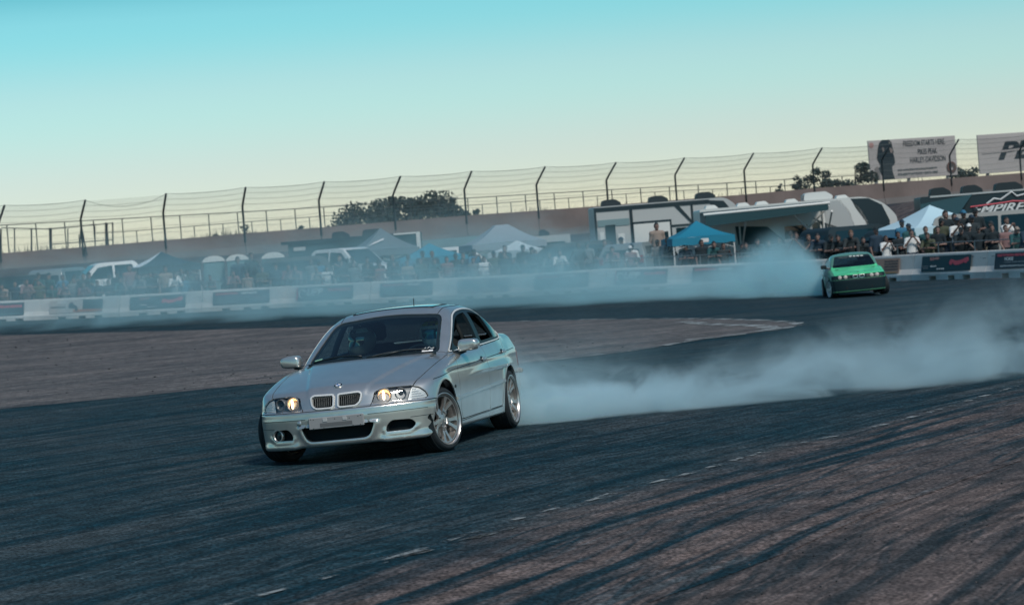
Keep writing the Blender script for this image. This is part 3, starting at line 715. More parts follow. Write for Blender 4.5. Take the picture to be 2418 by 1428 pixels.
    sr = mesh_sdf(lambda x, y, z: np.maximum(FB(x, y, z), psdf(inset(SR, .008), x, y)), (-.75, -.5, 1.2), (-.1, .5, 1.46), .02)
    A, _ = cut(sr, lambda V: 1.30-V[:, 2]); keep = A[1][A[2]].mean(1)[:, 2] > .8; skin('sunroof', compact(A[0], A[1], A[2][keep]), mat('sunroof paint', (.42, .44, .44), rough=.12, metal=.85, coat=1), c, .004)
    # roof gutter lines
    for s in (1, -1):
        X = np.linspace(-.05, -1.15, 24); Y = np.interp(X, [-1.15, -.6, -.05], [.50, .535, .50]); Zr = surf_z(FB, X, Y)
        obj('roof_gutter', G().tube([(x, s*y, z) for x, y, z in zip(X, Y, Zr)], .004, 6), M_BLK, c, True)
    # tail: lamp clusters
    M_TAIL = mat('red lamp', (.25, .01, .012), rough=.2)
    for s in (1, -1):
        skin('tail_light', tails[s], M_TAIL, c, 0, .01)
    obj('bumper_bracket', G().rbox(-2.06, -1.98, .775, .845, .585, .635, .012), M_RIM, c)
    def on_screen(y, z): return (float(np.interp(z, *SEDAN['XW']))-SEDAN['bowW']*(abs(y)/.7)**2.2+.012, y, z)
    stk = obj('sticker', G().add([on_screen(y, z) for y, z in ((.50, .965), (.60, .962), (.60, .976), (.50, .979))], [(0, 1, 2, 3)]), M_WHITE, c)
    obj('sticker_peak', G().tube([on_screen(y, z) for y, z in ((.50, .985), (.525, 1.0), (.54, .99), (.555, 1.004), (.575, .988), (.60, .992))], .0035, 5), M_WHITE, stk)
    obj('sticker', G().add([on_screen(y, z) for y, z in ((-.60, .972), (-.52, .985), (-.52, .995), (-.60, .982))], [(0, 1, 2, 3)]), mat('green sticker', (.25, .5, .35)), c)
    # cabin
    obj('cabin_floor', G().box(-1.7, .9, -.66, .66, .24, .28), M_DARK, c); 
    obj('dashboard', G().rbox(.45, .86, -.68, .68, .66, .925, .05), M_CLOTH, c); obj('rear_shelf', G().box(-1.75, -1.25, -.64, .64, .86, .89), M_CLOTH, c)
    bucket_seat(c, -.22, .37, M_CLOTH); bucket_seat(c, -.22, -.37, M_CLOTH)
    obj('rear_bench', G().rbox(-1.25, -.75, -.62, .62, .28, .52, .05).rbox(-1.36, -1.16, -.62, .62, .40, .98, .05), M_CLOTH, c)
    sw = obj('steering_wheel', G().tube([(.36-.32*.17*math.sin(a), .37+.17*math.cos(a), .86+.95*.17*math.sin(a)) for a in np.linspace(0, 2*PI, 28)[:-1]], .015, 8, closed=True), M_BLK, c, True)
    obj('steering_spoke', G().rbox(.33, .36, .22, .52, .845, .875, .01).rbox(.34, .44, .33, .41, .81, .89, .02), M_BLK, sw)
    for s in (1, -1): obj('roll_bar', G().tube([(-.62, s*.60, .4), (-.60, s*.58, 1.05), (-.58, s*.50, 1.29), (-.58, s*.3, 1.33), (-.58, 0, 1.335)], .02, 8), M_CLOTH, c, True)
    # wheels: turned into the slide at the front
    st = math.radians(-17)
    make_wheel(c, (1.3625, .75, .328), 1, st, math.radians(3), .35, R0=.302); make_wheel(c, (1.3625, -.75, .374), -1, st, math.radians(-3), .1, R0=.302)
    make_wheel(c, (-1.3625, .755, .342), 1, 0, math.radians(2), .2, R0=.302); make_wheel(c, (-1.3625, -.755, .388), -1, 0, math.radians(-2), .5, R0=.302)
    return c
# ------------------------------------------------------------------ the lie of the land
BJX = np.array([-90, 101.7, 288.5, 483.5, 682, 881, 1065, 1248, 1438, 1622, 1806, 1990, 2169, 2343, 2512.])       # barrier joints in the photograph
BJY = np.array([763.5, 755, 747, 736, 725.5, 716, 707.5, 699, 687.5, 681, 674.5, 667.5, 659.4, 653, 647])
BJD = np.array([109, 108, 106.5, 105.5, 104.5, 103, 101.8, 100.5, 98.5, 96.5, 94, 91.3, 88, 84.7, 81.5])
BJ = np.array([P(u, v, d) for u, v, d in zip(BJX, BJY, BJD)])
_zb = pchip(np.concatenate([[-60], BJ[:, 0], [60]]), np.concatenate([[BJ[0, 2]+.1], BJ[:, 2], [BJ[-1, 2]-.05]]))
_yb = pchip(np.concatenate([[-60], BJ[:, 0], [40, 70]]), np.concatenate([[BJ[0, 1]+12], BJ[:, 1], [62, 30]]))
def ground(x, y):
    x = np.asarray(x, float); y = np.asarray(y, float); yb = _yb(x)
    z = GZ0+(_zb(x)-GZ0)*sstep(32, 1, (yb-y)/1.0)
    return z+np.interp(x, [-22, 2, 30], [2.1, 2.05, 2.9])*sstep(22, 42, y-yb)+.25*sstep(1.5, 8, y-yb)-.16*np.exp(-((x-8.9)**2+(y-76)**2)/90)
GZ0 = 0.03
def gray(u, v):
    """where the line of sight through a photograph pixel meets the ground"""
    d0, d1 = 3.0, 300.0
    ds = np.geomspace(3, 250, 900); p = CAM+_R*((u-CX)/FPX*ds)[:, None]-_U*((v-CY)/FPX*ds)[:, None]+_F*ds[:, None]
    h = p[:, 2]-ground(p[:, 0], p[:, 1]); k = np.nonzero(h < 0)[0]
    if len(k) == 0 or k[0] == 0: return p[0]
    k = k[0]; t = h[k-1]/(h[k-1]-h[k]); return p[k-1]+(p[k]-p[k-1])*t
TRK = np.array([gray(u, v)[:2] for u, v in ((575, 1420), (850, 1345), (1209, 1231), (1385, 1186), (1495, 1152), (1586, 1131), (1668, 1108), (1770, 1078), (1872, 1053), (2030, 1018), (2178, 980), (2300, 944), (2418, 908))])
ISL = np.array([gray(u, v)[:2] for u, v in ((-260, 992), (0, 966), (300, 938), (600, 908), (950, 882), (1300, 852), (1500, 828), (1620, 808), (1740, 791), (1830, 780), (1872, 772), (1884, 767), (1868, 762), (1800, 757.5), (1700, 754.5), (1600, 753.5), (1400, 755), (1200, 760), (900, 768), (600, 776), (300, 784), (0, 792), (-260, 800))])
# circle through the foreground edge line: the track's bend, which the skid marks follow
A_ = np.c_[2*TRK, np.ones(len(TRK))]; _c = np.linalg.lstsq(A_, (TRK**2).sum(1), rcond=None)[0]; BEND = _c[:2]; BENDR = math.sqrt(_c[2]+(_c[:2]**2).sum())
def stand(u, d):
    """ground point at column u of the photograph, d metres ahead"""
    v = 700.0
    for _ in range(8):
        p = P(u, v, d); v += (p[2]-float(ground(p[0], p[1])))/d*FPX
    p = P(u, v, d); p[2] = float(ground(p[0], p[1])); return p
def zat(v, p):
    """height at which an upright line through ground point p crosses row v"""
    lo, hi = -2.0, 14.0
    for _ in range(40):
        m = (lo+hi)/2
        if proj((p[0], p[1], m))[1] > v: lo = m
        else: hi = m
    return lo
def nodes(m): return m.node_tree, m.node_tree.nodes, m.node_tree.links
def ground_mat(name, dark, light, marks, speck, pale=0.0, fine=1.0, edge=None, rub=(.0015, .017, .026)):
    """worn asphalt: colour patches, rubber marks that run round the bend, fine aggregate"""
    m = bpy.data.materials.new(name); m.use_nodes = True; t, N, L = nodes(m); b = N['Principled BSDF']; b.inputs['Roughness'].default_value = .82; b.inputs['Specular IOR Level'].default_value = .12
    def n(k, **kw):
        q = N.new(k)
        for a, v in kw.items(): setattr(q, a, v)
        return q
    def math_(op, a, c=None):
        q = n('ShaderNodeMath', operation=op)
        for i, s in enumerate((a, c)):
            if s is None: continue
            if isinstance(s, (int, float)): q.inputs[i].default_value = s
            else: L.new(s, q.inputs[i])
        return q.outputs[0]
    geo = n('ShaderNodeNewGeometry'); s = n('ShaderNodeSeparateXYZ'); L.new(geo.outputs['Position'], s.inputs[0])
    dx = math_('SUBTRACT', s.outputs[0], float(BEND[0])); dy = math_('SUBTRACT', s.outputs[1], float(BEND[1]))
    r = math_('SQRT', math_('ADD', math_('MULTIPLY', dx, dx), math_('MULTIPLY', dy, dy))); a = math_('MULTIPLY', math_('ARCTAN2', dy, dx), float(BENDR))
    wob = n('ShaderNodeTexNoise'); wob.inputs['Scale'].default_value = .12; L.new(geo.outputs['Position'], wob.inputs['Vector'])
    r2 = math_('ADD', r, math_('MULTIPLY', math_('SUBTRACT', wob.outputs[0], .5), .7))
    def streak(sr, sa, lo, hi, seed, det=5):
        c = n('ShaderNodeCombineXYZ'); L.new(math_('MULTIPLY', r2, sr), c.inputs[0]); L.new(math_('MULTIPLY', a, sa), c.inputs[1]); c.inputs[2].default_value = seed
        x = n('ShaderNodeTexNoise'); x.inputs['Scale'].default_value = 1; x.inputs['Detail'].default_value = det; x.inputs['Roughness'].default_value = .6; L.new(c.outputs[0], x.inputs['Vector'])
        q = n('ShaderNodeMapRange', interpolation_type='SMOOTHSTEP'); q.inputs[1].default_value = lo; q.inputs[2].default_value = hi; L.new(x.outputs[0], q.inputs[0]); return q.outputs[0]
    def mixc(f, c1, c2, mode='MIX'):
        q = n('ShaderNodeMix', data_type='RGBA', blend_type=mode)
        for sock, v in ((0, f), (6, c1), (7, c2)):
            if isinstance(v, tuple): q.inputs[sock].default_value = (*v, 1)
            elif isinstance(v, (int, float)): q.inputs[sock].default_value = v
            else: L.new(v, q.inputs[sock])
        return q.outputs[2]
    base = n('ShaderNodeTexNoise'); base.inputs['Scale'].default_value = .5; base.inputs['Detail'].default_value = 8; L.new(geo.outputs['Position'], base.inputs['Vector'])
    bm = n('ShaderNodeMapRange'); bm.inputs[1].default_value = .32; bm.inputs[2].default_value = .68; L.new(base.outputs[0], bm.inputs[0])
    col = mixc(bm.outputs[0], dark, light)
    if edge:        # the clean outer asphalt beyond the bend's edge, blended in raggedly
        en = n('ShaderNodeTexNoise'); en.inputs['Scale'].default_value = 1.1; en.inputs['Detail'].default_value = 7; en.inputs['Roughness'].default_value = .7; L.new(geo.outputs['Position'], en.inputs['Vector'])
        eq = n('ShaderNodeMapRange', interpolation_type='SMOOTHSTEP'); eq.inputs[1].default_value = float(BENDR)-.75; eq.inputs[2].default_value = float(BENDR)+.25; L.new(math_('ADD', r, math_('MULTIPLY', math_('SUBTRACT', en.outputs[0], .5), 1.6)), eq.inputs[0])
        ef = math_('MAXIMUM', eq.outputs[0], n('ShaderNodeMath', operation='GREATER_THAN').outputs[0]); L.new(s.outputs[1], ef.node.inputs[1].links[0].from_node.inputs[0]); ef.node.inputs[1].links[0].from_node.inputs[1].default_value = 40.0
        col = mixc(ef, mixc(bm.outputs[0], edge[0], edge[1]), col)
    col = mixc(math_('MULTIPLY', streak(3.6, .10, .46, .62, 3.0), marks), col, rub)          # wide rubbered bands
    col = mixc(math_('MULTIPLY', streak(11.0, .20, .48, .66, 9.0), marks*.8), col, rub)       # single tyre marks
    cross = n('ShaderNodeTexNoise'); cross.inputs['Scale'].default_value = .55; cross.inputs['Detail'].default_value = 3; L.new(geo.outputs['Position'], cross.inputs['Vector'])
    cm_ = n('ShaderNodeMapRange', interpolation_type='SMOOTHSTEP'); cm_.inputs[1].default_value = .42; cm_.inputs[2].default_value = .60; L.new(cross.outputs[0], cm_.inputs[0])
    r_keep = r2; r2 = math_('ADD', r_keep, math_('MULTIPLY', a, .16)); col = mixc(math_('MULTIPLY', math_('MULTIPLY', streak(9.0, .16, .50, .64, 33.0), cm_.outputs[0]), marks*.9), col, rub)     # marks that cross the bend
    r2 = math_('ADD', r_keep, math_('MULTIPLY', a, -.13)); col = mixc(math_('MULTIPLY', math_('MULTIPLY', streak(7.0, .2, .52, .66, 47.0), cm_.outputs[0]), marks*.7), col, tuple(k*1.5 for k in light)); r2 = r_keep
    col = mixc(math_('MULTIPLY', streak(16.0, .45, .54, .76, 21.0), pale), col, tuple(min(1, k*2.4) for k in light))
    sp = n('ShaderNodeTexNoise'); sp.inputs['Scale'].default_value = 38*fine; sp.inputs['Detail'].default_value = 3; L.new(geo.outputs['Position'], sp.inputs['Vector'])
    sm = n('ShaderNodeMapRange'); sm.inputs[1].default_value = .40; sm.inputs[2].default_value = .63; sm.inputs[3].default_value = 1-speck; sm.inputs[4].default_value = 1+speck*1.6; L.new(sp.outputs[0], sm.inputs[0])
    dr = n('ShaderNodeTexNoise'); dr.inputs['Scale'].default_value = 4.5; dr.inputs['Detail'].default_value = 6; L.new(geo.outputs['Position'], dr.inputs['Vector'])
    dm = n('ShaderNodeMapRange'); dm.inputs[1].default_value = .3; dm.inputs[2].default_value = .7; dm.inputs[3].default_value = .62; dm.inputs[4].default_value = 1.45; L.new(dr.outputs[0], dm.inputs[0]); col = mixc(1.0, col, dm.outputs[0], 'MULTIPLY')
    col = mixc(1.0, col, sm.outputs[0], 'MULTIPLY'); L.new(col, b.inputs['Base Color'])
    bp = n('ShaderNodeBump'); bp.inputs['Distance'].default_value = .012; bp.inputs['Strength'].default_value = .7; L.new(sp.outputs[0], bp.inputs['Height']); L.new(bp.outputs[0], b.inputs['Normal'])
    return m
M_GROUND = ground_mat('worn brown asphalt', (.046, .042, .044), (.132, .098, .088), .72, .52, .45, rub=(.005, .016, .022))
M_TRACK = ground_mat('rubbered asphalt', (.004, .024, .034), (.037, .047, .052), .95, .62, .5, edge=((.046, .042, .044), (.132, .098, .088)))
M_INF = ground_mat('weathered infield asphalt', (.078, .075, .077), (.142, .128, .124), .45, .35, .3)
def sheet(name, xs, ys, func, dz, m):
    X, Y = np.meshgrid(xs, ys, indexing='ij'); nx, ny = X.shape; V = np.stack([X, Y, ground(X, Y)+dz], 2).reshape(-1, 3)
    i = np.arange(nx*ny).reshape(nx, ny); a, b, c, d = i[:-1, :-1].ravel(), i[1:, :-1].ravel(), i[1:, 1:].ravel(), i[:-1, 1:].ravel()
    T = np.concatenate([np.stack([a, b, c], 1), np.stack([a, c, d], 1)]); N = np.tile([0., 0, 1], (len(V), 1))
    if func is not None: (V, N, T) = clip(V, N, T, func(V))[0][:3]
    o = skin(name, (V, N, T), m, None); o.data.polygons.foreach_set('use_smooth', np.ones(len(o.data.polygons), bool)); return tag(o, None, None, None, 'structure')
def psd(poly): return lambda V: psdf(np.asarray(poly), V[:, 0], V[:, 1])
gx = np.concatenate([-np.geomspace(2500, 62, 14), np.arange(-60, 61, 2.0), np.geomspace(62, 2500, 14)])
gy = np.concatenate([-np.geomspace(300, 12, 8), np.arange(-10, 175, 1.5), np.geomspace(176, 2500, 16)])
gr_ = sheet('ground', gx, gy, None, 0.0, M_GROUND)
d0 = TRK[0]-(TRK[1]-TRK[0])/np.linalg.norm(TRK[1]-TRK[0])*40; d1 = TRK[-1]+(TRK[-1]-TRK[-2])/np.linalg.norm(TRK[-1]-TRK[-2])*14
_out = (TRK-BEND)/np.linalg.norm(TRK-BEND, axis=1)[:, None]; TRO = TRK-_out*2.6
TP = np.concatenate([[d0-np.array([3, 0])+np.array([5, -2])], catmull(TRO, 4, False), [d1+np.array([2.5, -1]), (40, 45), (38, 62)], BJ[::-1, :2]+np.array([0, -.02]), [(-45, 112), (-60, 60), (-55, 12)]])
sheet('track', np.arange(-58, 40, .7), np.arange(-16, 113, .7), psd(TP), .004, M_TRACK)
sheet('infield', np.arange(-23, 7, .25), np.arange(41, 99, .4), psd(catmull(ISL, 3)), .008, M_INF)
def paint_mat(name, wear, scale):
    m = bpy.data.materials.new(name); m.use_nodes = True; t, N, L = nodes(m); b = N['Principled BSDF']; b.inputs['Roughness'].default_value = .7
    g = N.new('ShaderNodeNewGeometry'); x = N.new('ShaderNodeTexNoise'); x.inputs['Scale'].default_value = scale; x.inputs['Detail'].default_value = 9; x.inputs['Roughness'].default_value = .75; L.new(g.outputs['Position'], x.inputs['Vector'])
    q = N.new('ShaderNodeMapRange'); q.inputs[1].default_value = wear-.04; q.inputs[2].default_value = wear+.05; L.new(x.outputs[0], q.inputs[0])
    b.inputs['Base Color'].default_value = (.24, .26, .26, 1); tr = N.new('ShaderNodeBsdfTransparent'); mx = N.new('ShaderNodeMixShader'); L.new(q.outputs[0], mx.inputs[0]); L.new(tr.outputs[0], mx.inputs[1]); L.new(b.outputs[0], mx.inputs[2]); L.new(mx.outputs[0], N['Material Output'].inputs[0]); return m   # bare asphalt shows where the paint is gone
def line_strip(name, pts, w0, m, dz=.012):
    p = catmull(pts, 8, False); t = np.gradient(p, axis=0); t /= np.linalg.norm(t, axis=1)[:, None]; n = np.stack([-t[:, 1], t[:, 0]], 1)
    wv = w0*(1+.35*np.sin(np.arange(len(p))*1.7)*np.sin(np.arange(len(p))*.63)); L_, R2 = p+n*wv[:, None]/2, p-n*wv[:, None]/2; v = []
    for a, b in zip(L_, R2): v += [(a[0], a[1], float(ground(*a))+dz), (b[0], b[1], float(ground(*b))+dz)]
    return tag(obj(name, G().add(v, [(2*i, 2*i+1, 2*i+3, 2*i+2) for i in range(len(p)-1)]), m), None, None, None, 'structure')
M_PLINE = paint_mat('worn white line', .56, 4.0); M_KLINE = paint_mat('scraped white kerb line', .50, 1.6)
line_strip('track_edge_line', np.concatenate([[d0], TRK, [d1]]), .075, paint_mat('worn edge line', .545, 3.2))
line_strip('infield_edge_line', ISL[5:18], .24, M_KLINE, .016)
line_strip('infield_inner_line', [gray(u, v)[:2] for u, v in ((1620, 804), (1700, 797), (1760, 788), (1800, 783), (1822, 779), (1815, 774), (1780, 770), (1700, 768), (1610, 761))], .35, paint_mat('broken white line', .47, 1.8), .016)
line_strip('infield_inner_line', [gray(u, v)[:2] for u, v in ((1200, 800), (900, 795), (760, 797))], .2, M_PLINE, .014)
# loose rubber and stones
def crumbs(name, n, ubox, seed, smin_, smax_, m):
    rg = np.random.default_rng(seed); g = G()
    for _ in range(n):
        u, v = rg.uniform(ubox[0], ubox[1]), ubox[2]+(ubox[3]-ubox[2])*rg.uniform()**1.0
        p = gray(u, v); s = rg.uniform(smin_, smax_)*(p[1]/25)**.5; a = rg.uniform(0, PI); e = rg.uniform(.5, 1, 3)
        R_ = np.array(Matrix.Rotation(a, 3, 'Z')); g.ell((p[0], p[1], p[2]+s*.25), (s*e[0], s*e[1]*.7, s*.45), 5, 3, R_)
    return tag(obj(name, g, m), None, None, None, 'stuff')
M_CR = mat('rubber crumbs', (.008, .014, .018), rough=.9)
crumbs('rubber_crumbs', 260, (0, 2418, 1100, 1420), 3, .006, .016, M_CR); crumbs('rubber_crumbs', 200, (0, 1500, 800, 930), 5, .010, .026, M_CR)
crumbs('stones', 70, (1100, 2400, 1120, 1420), 8, .008, .018, mat('stones', (.10, .09, .09), rough=.9))
# ------------------------------------------------------------------ concrete barrier with banners
M_CONC = mat('white painted concrete', (.53, .53, .515), rough=.8, noise=(1.3, .18), bump=(30, .004))
M_STAIN = mat('dark scuff', (.12, .13, .135), rough=.9)
def M_(name, c, r=.6): return mat(name, c, rough=r)
def slab(name, parent, x0, x1, z0, z1, yof, m, th=.003):
    return obj(name, G().box(x0, x1, yof-th, yof, z0, z1), m, parent)
def strokes(name, parent, x0, x1, z0, z1, yof, m, seed, fill=.7):
    """a line of print too blurred to read: a row of small uneven marks"""
    rg = np.random.default_rng(seed); g = G(); x = x0; h = z1-z0
    while x < x1:
        w_ = rg.uniform(.25, .6)*h
        if rg.uniform() < fill+.15:
            a = rg.uniform(0, .3)*h; g.box(x, min(x+w_, x1), yof-.003, yof, z0+a*rg.integers(0, 2), z1-a*rg.integers(0, 2))
        x += w_+rg.uniform(.12, .3)*h
    if g.v: return tag(obj(name, g, m, parent), None, None, None, 'stuff')
def letters(parent, s, size, x, z, yof, m, bold=.02, shear=0.0, sx=1.0, name='lettering'):
    me = text_mesh(s, size, bold, shear, sx, .002); o = link(name, me, m, parent); o.location = (x, yof, z); o.rotation_euler = (PI/2, 0, 0); return o
RED_CAR = [(-.50, .02), (-.46, .16), (-.40, .22), (-.30, .20), (-.22, .14), (-.05, .13), (.12, .17), (.30, .26), (.44, .32), (.50, .24), (.50, .10), (.42, .04), (.40, -.02), (.30, -.02), (.26, .06), (.20, -.02), (0, -.10), (-.16, -.12), (-.26, -.06), (-.30, .04), (-.36, -.08), (-.44, -.10)]
DARK_CAR = [(-.5, -.05), (-.48, .18), (-.38, .34), (-.10, .36), (.06, .16), (.30, .10), (.42, -.02), (.46, -.2), (.40, -.34), (.24, -.34), (.16, -.14), (-.1, -.10), (-.3, -.12)]
def banner(kind, parent, hw):
    """printed banner; local x along, z up, front faces -y"""
    z0, z1 = .20, .70
    C = dict(cup=(.022, .045, .065), logic=(.018, .038, .058), light=(.42, .40, .38), red=(.010, .042, .055), tan=(.34, .22, .17), horse=(.012, .03, .048), photo=(.20, .20, .20))[kind]
    b = slab('banner', parent, -hw, hw, z0, z1, 0, M_('banner '+kind, C), .006); y = -.009; k = hash(parent.name) % 97
    W_, RD = M_('print white', (.62, .64, .64)), M_('print red', (.55, .08, .11))
    if kind == 'cup':
        letters(b, 'UPP', .25, -.38*hw, .50, y, W_, .025, .25, 1.1)
        g = G().tube([(-.80*hw+.13*math.cos(a), y, .46+.15*math.sin(a)) for a in np.linspace(.5, 4.6, 14)], .022, 6); obj('crest', g, W_, b)
        strokes('blurred_print', b, .12*hw, .92*hw, .50, .62, y, RD, 5, .9); slab('lower_band', b, -.95*hw, .95*hw, .23, .30, y, M_('print teal', (.05, .11, .13)))
        slab('border', b, -hw, -.96*hw, z0, z1, y, RD)
    elif kind == 'logic':
        strokes('blurred_print', b, -.92*hw, -.1*hw, .58, .66, y, RD, 8, .9); strokes('blurred_print', b, .0, .55*hw, .57, .665, y, W_, 9, .95)
        for i in range(3): strokes('blurred_print', b, -.85*hw, (.2+.2*i)*hw-.3*hw, .27+.09*i, .31+.09*i, y, M_('print grey', (.16, .2, .22)), 20+i)
        strokes('blurred_print', b, .45*hw, .9*hw, .28, .52, y, M_('print dim red', (.11, .06, .07)), 4)
    elif kind == 'light':
        strokes('blurred_print', b, -.7*hw, -.4*hw, .58, .68, y, W_, 31, .95); strokes('blurred_print', b, -.95*hw, -.4*hw, .40, .48, y, M_('print black', (.03, .04, .05)), 32, .9)
        slab('print_field', b, .25*hw, hw, .33, z1, y, M_('print navy', (.02, .045, .06))); slab('print_field', b, -.1*hw, .98*hw, .23, .32, y, M_('print orange', (.36, .13, .07)))
        obj('print_car', G().prism([(p[0]*.45-.10*hw, .43+p[1]*.5) for p in DARK_CAR], y-.006, y-.002, 'y'), M_('print black', (.03, .04, .05)), b)
    elif kind == 'red':
        obj('print_car', G().prism([(.52*hw+p[0]*.78*hw, .45+p[1]*.55) for p in RED_CAR], y-.004, y, 'y'), RD, b)
        strokes('blurred_print', b, -.66*hw, -.30*hw, .56, .66, y, M_('print pale red', (.40, .20, .18)), 12, .95); strokes('blurred_print', b, -.63*hw, -.38*hw, .35, .40, y, W_, 13, .95); strokes('blurred_print', b, -.36*hw, -.06*hw, .26, .31, y, W_, 14, .95)
        strokes('blurred_print', b, -.93*hw, -.72*hw, .30, .34, y, M_('print grey', (.16, .2, .22)), 15); strokes('blurred_print', b, -.95*hw, -.72*hw, .36, .40, y, M_('print grey', (.16, .2, .22)), 16)
    elif kind == 'tan':
        obj('print_car', G().prism([(-.28*hw+p[0]*1.0*hw, .45+p[1]*.62) for p in DARK_CAR], y-.004, y, 'y'), M_('print navy', (.02, .045, .06)), b)
        for i in range(4): strokes('blurred_print', b, .42*hw, .95*hw, .31+.09*i, .365+.09*i, y, M_('print brown', (.09, .07, .07)), 40+i, .9)
        strokes('blurred_print', b, -.6*hw, .9*hw, .22, .25, y, M_('print ochre', (.30, .20, .06)), 50)
    elif kind == 'horse':
        strokes('blurred_print', b, -.9*hw, .8*hw, .58, .66, y, RD, 60, .95); letters(b, 'HORSE', .10, -.40*hw, .50, y, W_, .03)
        strokes('blurred_print', b, -.6*hw, .8*hw, .38, .43, y, M_('print grey', (.16, .2, .22)), 61); strokes('blurred_print', b, -.75*hw, .8*hw, .26, .32, y, M_('print pale', (.4, .44, .45)), 62, .9)
    else:
        obj('print_car', G().prism([(-.5*hw+p[0]*.7*hw, .46+p[1]*.6) for p in DARK_CAR], y-.004, y, 'y'), M_('print teal', (.05, .11, .13)), b)
        obj('print_car', G().prism([(.55*hw+p[0]*.8*hw, .44+p[1]*.7) for p in DARK_CAR], y-.004, y, 'y'), M_('print plum', (.07, .06, .085)), b)
        slab('print_field', b, -hw, hw, z0, .27, y, M_('print rose', (.24, .15, .16)))
    return b
BAN = [('cup', 'navy banner with white letters and red print'), ('light', 'pale banner with dark picture and orange stripe'), ('red', 'dark banner with a red sports car'), ('logic', 'navy banner with white and red print'), ('cup', ''), ('logic', ''), ('photo', ''), ('logic', ''), ('cup', ''), ('logic', ''), ('photo', ''), ('tan', 'tan banner with a dark car'), ('red', ''), ('horse', '')]
BLAB = ['white concrete barrier block cut by the left picture edge, UPP banner with red print', 'white barrier block with pale banner, dark picture and orange stripe', 'barrier block with red car banner in front of the white truck and dark canopy', 'barrier block with navy banner below the portable toilets',
        'barrier block with UPP banner in front of the white pickup truck', 'barrier block with faded navy banner directly behind the silver car roof', 'barrier block with pale picture banner below the blue canopy', 'barrier block with navy banner below the man in a white shirt and white canopy',
        'smoke-veiled barrier block with UPP banner, below the grey and black camper', 'smoke-veiled barrier block with navy banner below the turquoise canopy', 'barrier block hidden in the thick white tyre smoke', 'barrier block with tan car banner directly behind the green car', 'barrier block with red car banner right of the green car', 'barrier block with HORSE banner at the right picture edge']
def barrier_block(i):
    a, b = BJ[i], BJ[i+1]; L = math.hypot(*(b-a)[:2]); o = empty('barrier_block', (*((a+b)/2)[:2], (a[2]+b[2])/2), math.atan2(b[1]-a[1], b[0]-a[0]), BLAB[i], 'barrier', 'concrete barrier blocks along the track')
    o.rotation_euler = (0, -math.atan2(b[2]-a[2], L), o.rotation_euler[2])
    h = L/2-.012; prof = [(-.27, .10), (-.27, .17), (-.17, .34), (-.105, .775), (-.085, .81), (.085, .81), (.105, .775), (.17, .34), (.27, .17), (.27, .10)]
    g = G().prism(prof, -h, h, 'x'); no = [(-.50, -.36), (-.08, .05), (.34, .47)]; x = -h
    for p, q in no+[(None, None)]:
        e = h if p is None else p*L; g.box(x, e, -.268, .268, -.12, .102); x = h if q is None else q*L
    g = G(); g.prism(prof, -h, h, 'x'); x = -h
    for p, q in [(-.26, -.16), (.00, .09), (.20, .30)]:
        g.box(x, p*L, -.268, .268, -.12, .1005); x = q*L
    g.box(x, h, -.268, .268, -.12, .1005); obj('concrete_body', g, M_CONC, o)
    rg = np.random.default_rng(i+3)
    for _ in range(5):
        z = rg.uniform(.42, .74); x = rg.uniform(-.46, .46)*L; yy = -.105-(.775-z)/.435*.065
        w_ = rg.uniform(.05, .22); obj('scuff', G().add([(x, yy-.004, z), (x+w_, yy-.004, z+rg.uniform(-.01, .02)), (x+w_*.9, yy-.003, z+.025), (x+.02, yy-.003, z+.02)], [(0, 1, 2, 3)]), M_STAIN, o)
    f = empty('banner_board'); f.parent = o; f.location = (-.03*L if i != 11 else 0, -.295, .035); f.rotation_euler = (math.radians(-11), 0, 0)
    bn = banner(BAN[i][0], f, .335*L); bn.parent = o; bn.location = f.location; bn.rotation_euler = f.rotation_euler; bpy.data.objects.remove(f)
for i in range(len(BJ)-1): barrier_block(i)
# ------------------------------------------------------------------ spectator rail behind the barrier
M_RAIL = mat('galvanised pipe', (.20, .23, .24), rough=.45, metal=.6)
FR = [np.array([p[0], p[1]]) for p in BJ]; FN = []
for i in range(len(BJ)):
    t = BJ[min(i+1, len(BJ)-1)]-BJ[max(i-1, 0)]; n = np.array([-t[1], t[0]]); n /= np.linalg.norm(n); FN.append(n)
cf = empty('spectator_fence', tuple(BJ[7]), label='low pipe and wire fence holding the crowd back behind the concrete barrier', cat='fence'); inv = np.array(BJ[7])
rl = [[], []]
for i in range(len(BJ)-1):
    for k in (0, .5):
        p = FR[i]*(1-k)+FR[i+1]*k+FN[i]*.9; z = float(ground(*p)); q = np.array([*p, z])-inv
        obj('post', G().tube([q, q+[0, 0, 1.16]], .024, 6), M_RAIL, cf); rl[0].append(q+[0, 0, 1.14]); rl[1].append(q+[0, 0, .62])
for r_ in rl: obj('rail', G().tube(r_, .02, 6), M_RAIL, cf)
# ------------------------------------------------------------------ outer wall, catch fence, rail fence
WU = np.array([-140, 0, 195, 390, 577, 757, 932, 1100, 1270, 1435, 1597, 1760, 1922, 2085, 2245, 2410, 2575.]); WV = np.interp(WU, [-140, 0, 195, 577, 757, 1100, 1300, 1435, 1597, 1760, 1922, 2245, 2418, 2575], [609, 598, 583.5, 551, 537, 509, 495, 485, 472, 459, 444.5, 421, 408, 396])
WD = np.interp(WU, [-140, 195, 757, 1270, 1760, 2245, 2575], [152, 157, 162, 170, 181, 192, 199])
WT = np.array([P(u, v, d) for u, v, d in zip(WU, WV, WD)])
M_WALL = mat('brown concrete', (.150, .118, .112), rough=.85, noise=(.35, .22), bump=(3, .02)); M_WALL2 = mat('grey concrete base', (.15, .14, .14), rough=.9, noise=(.4, .2))
M_POST = mat('dark steel', (.018, .030, .036), rough=.6); M_WIRE = mat('wire rope', (.10, .115, .11), rough=.6)
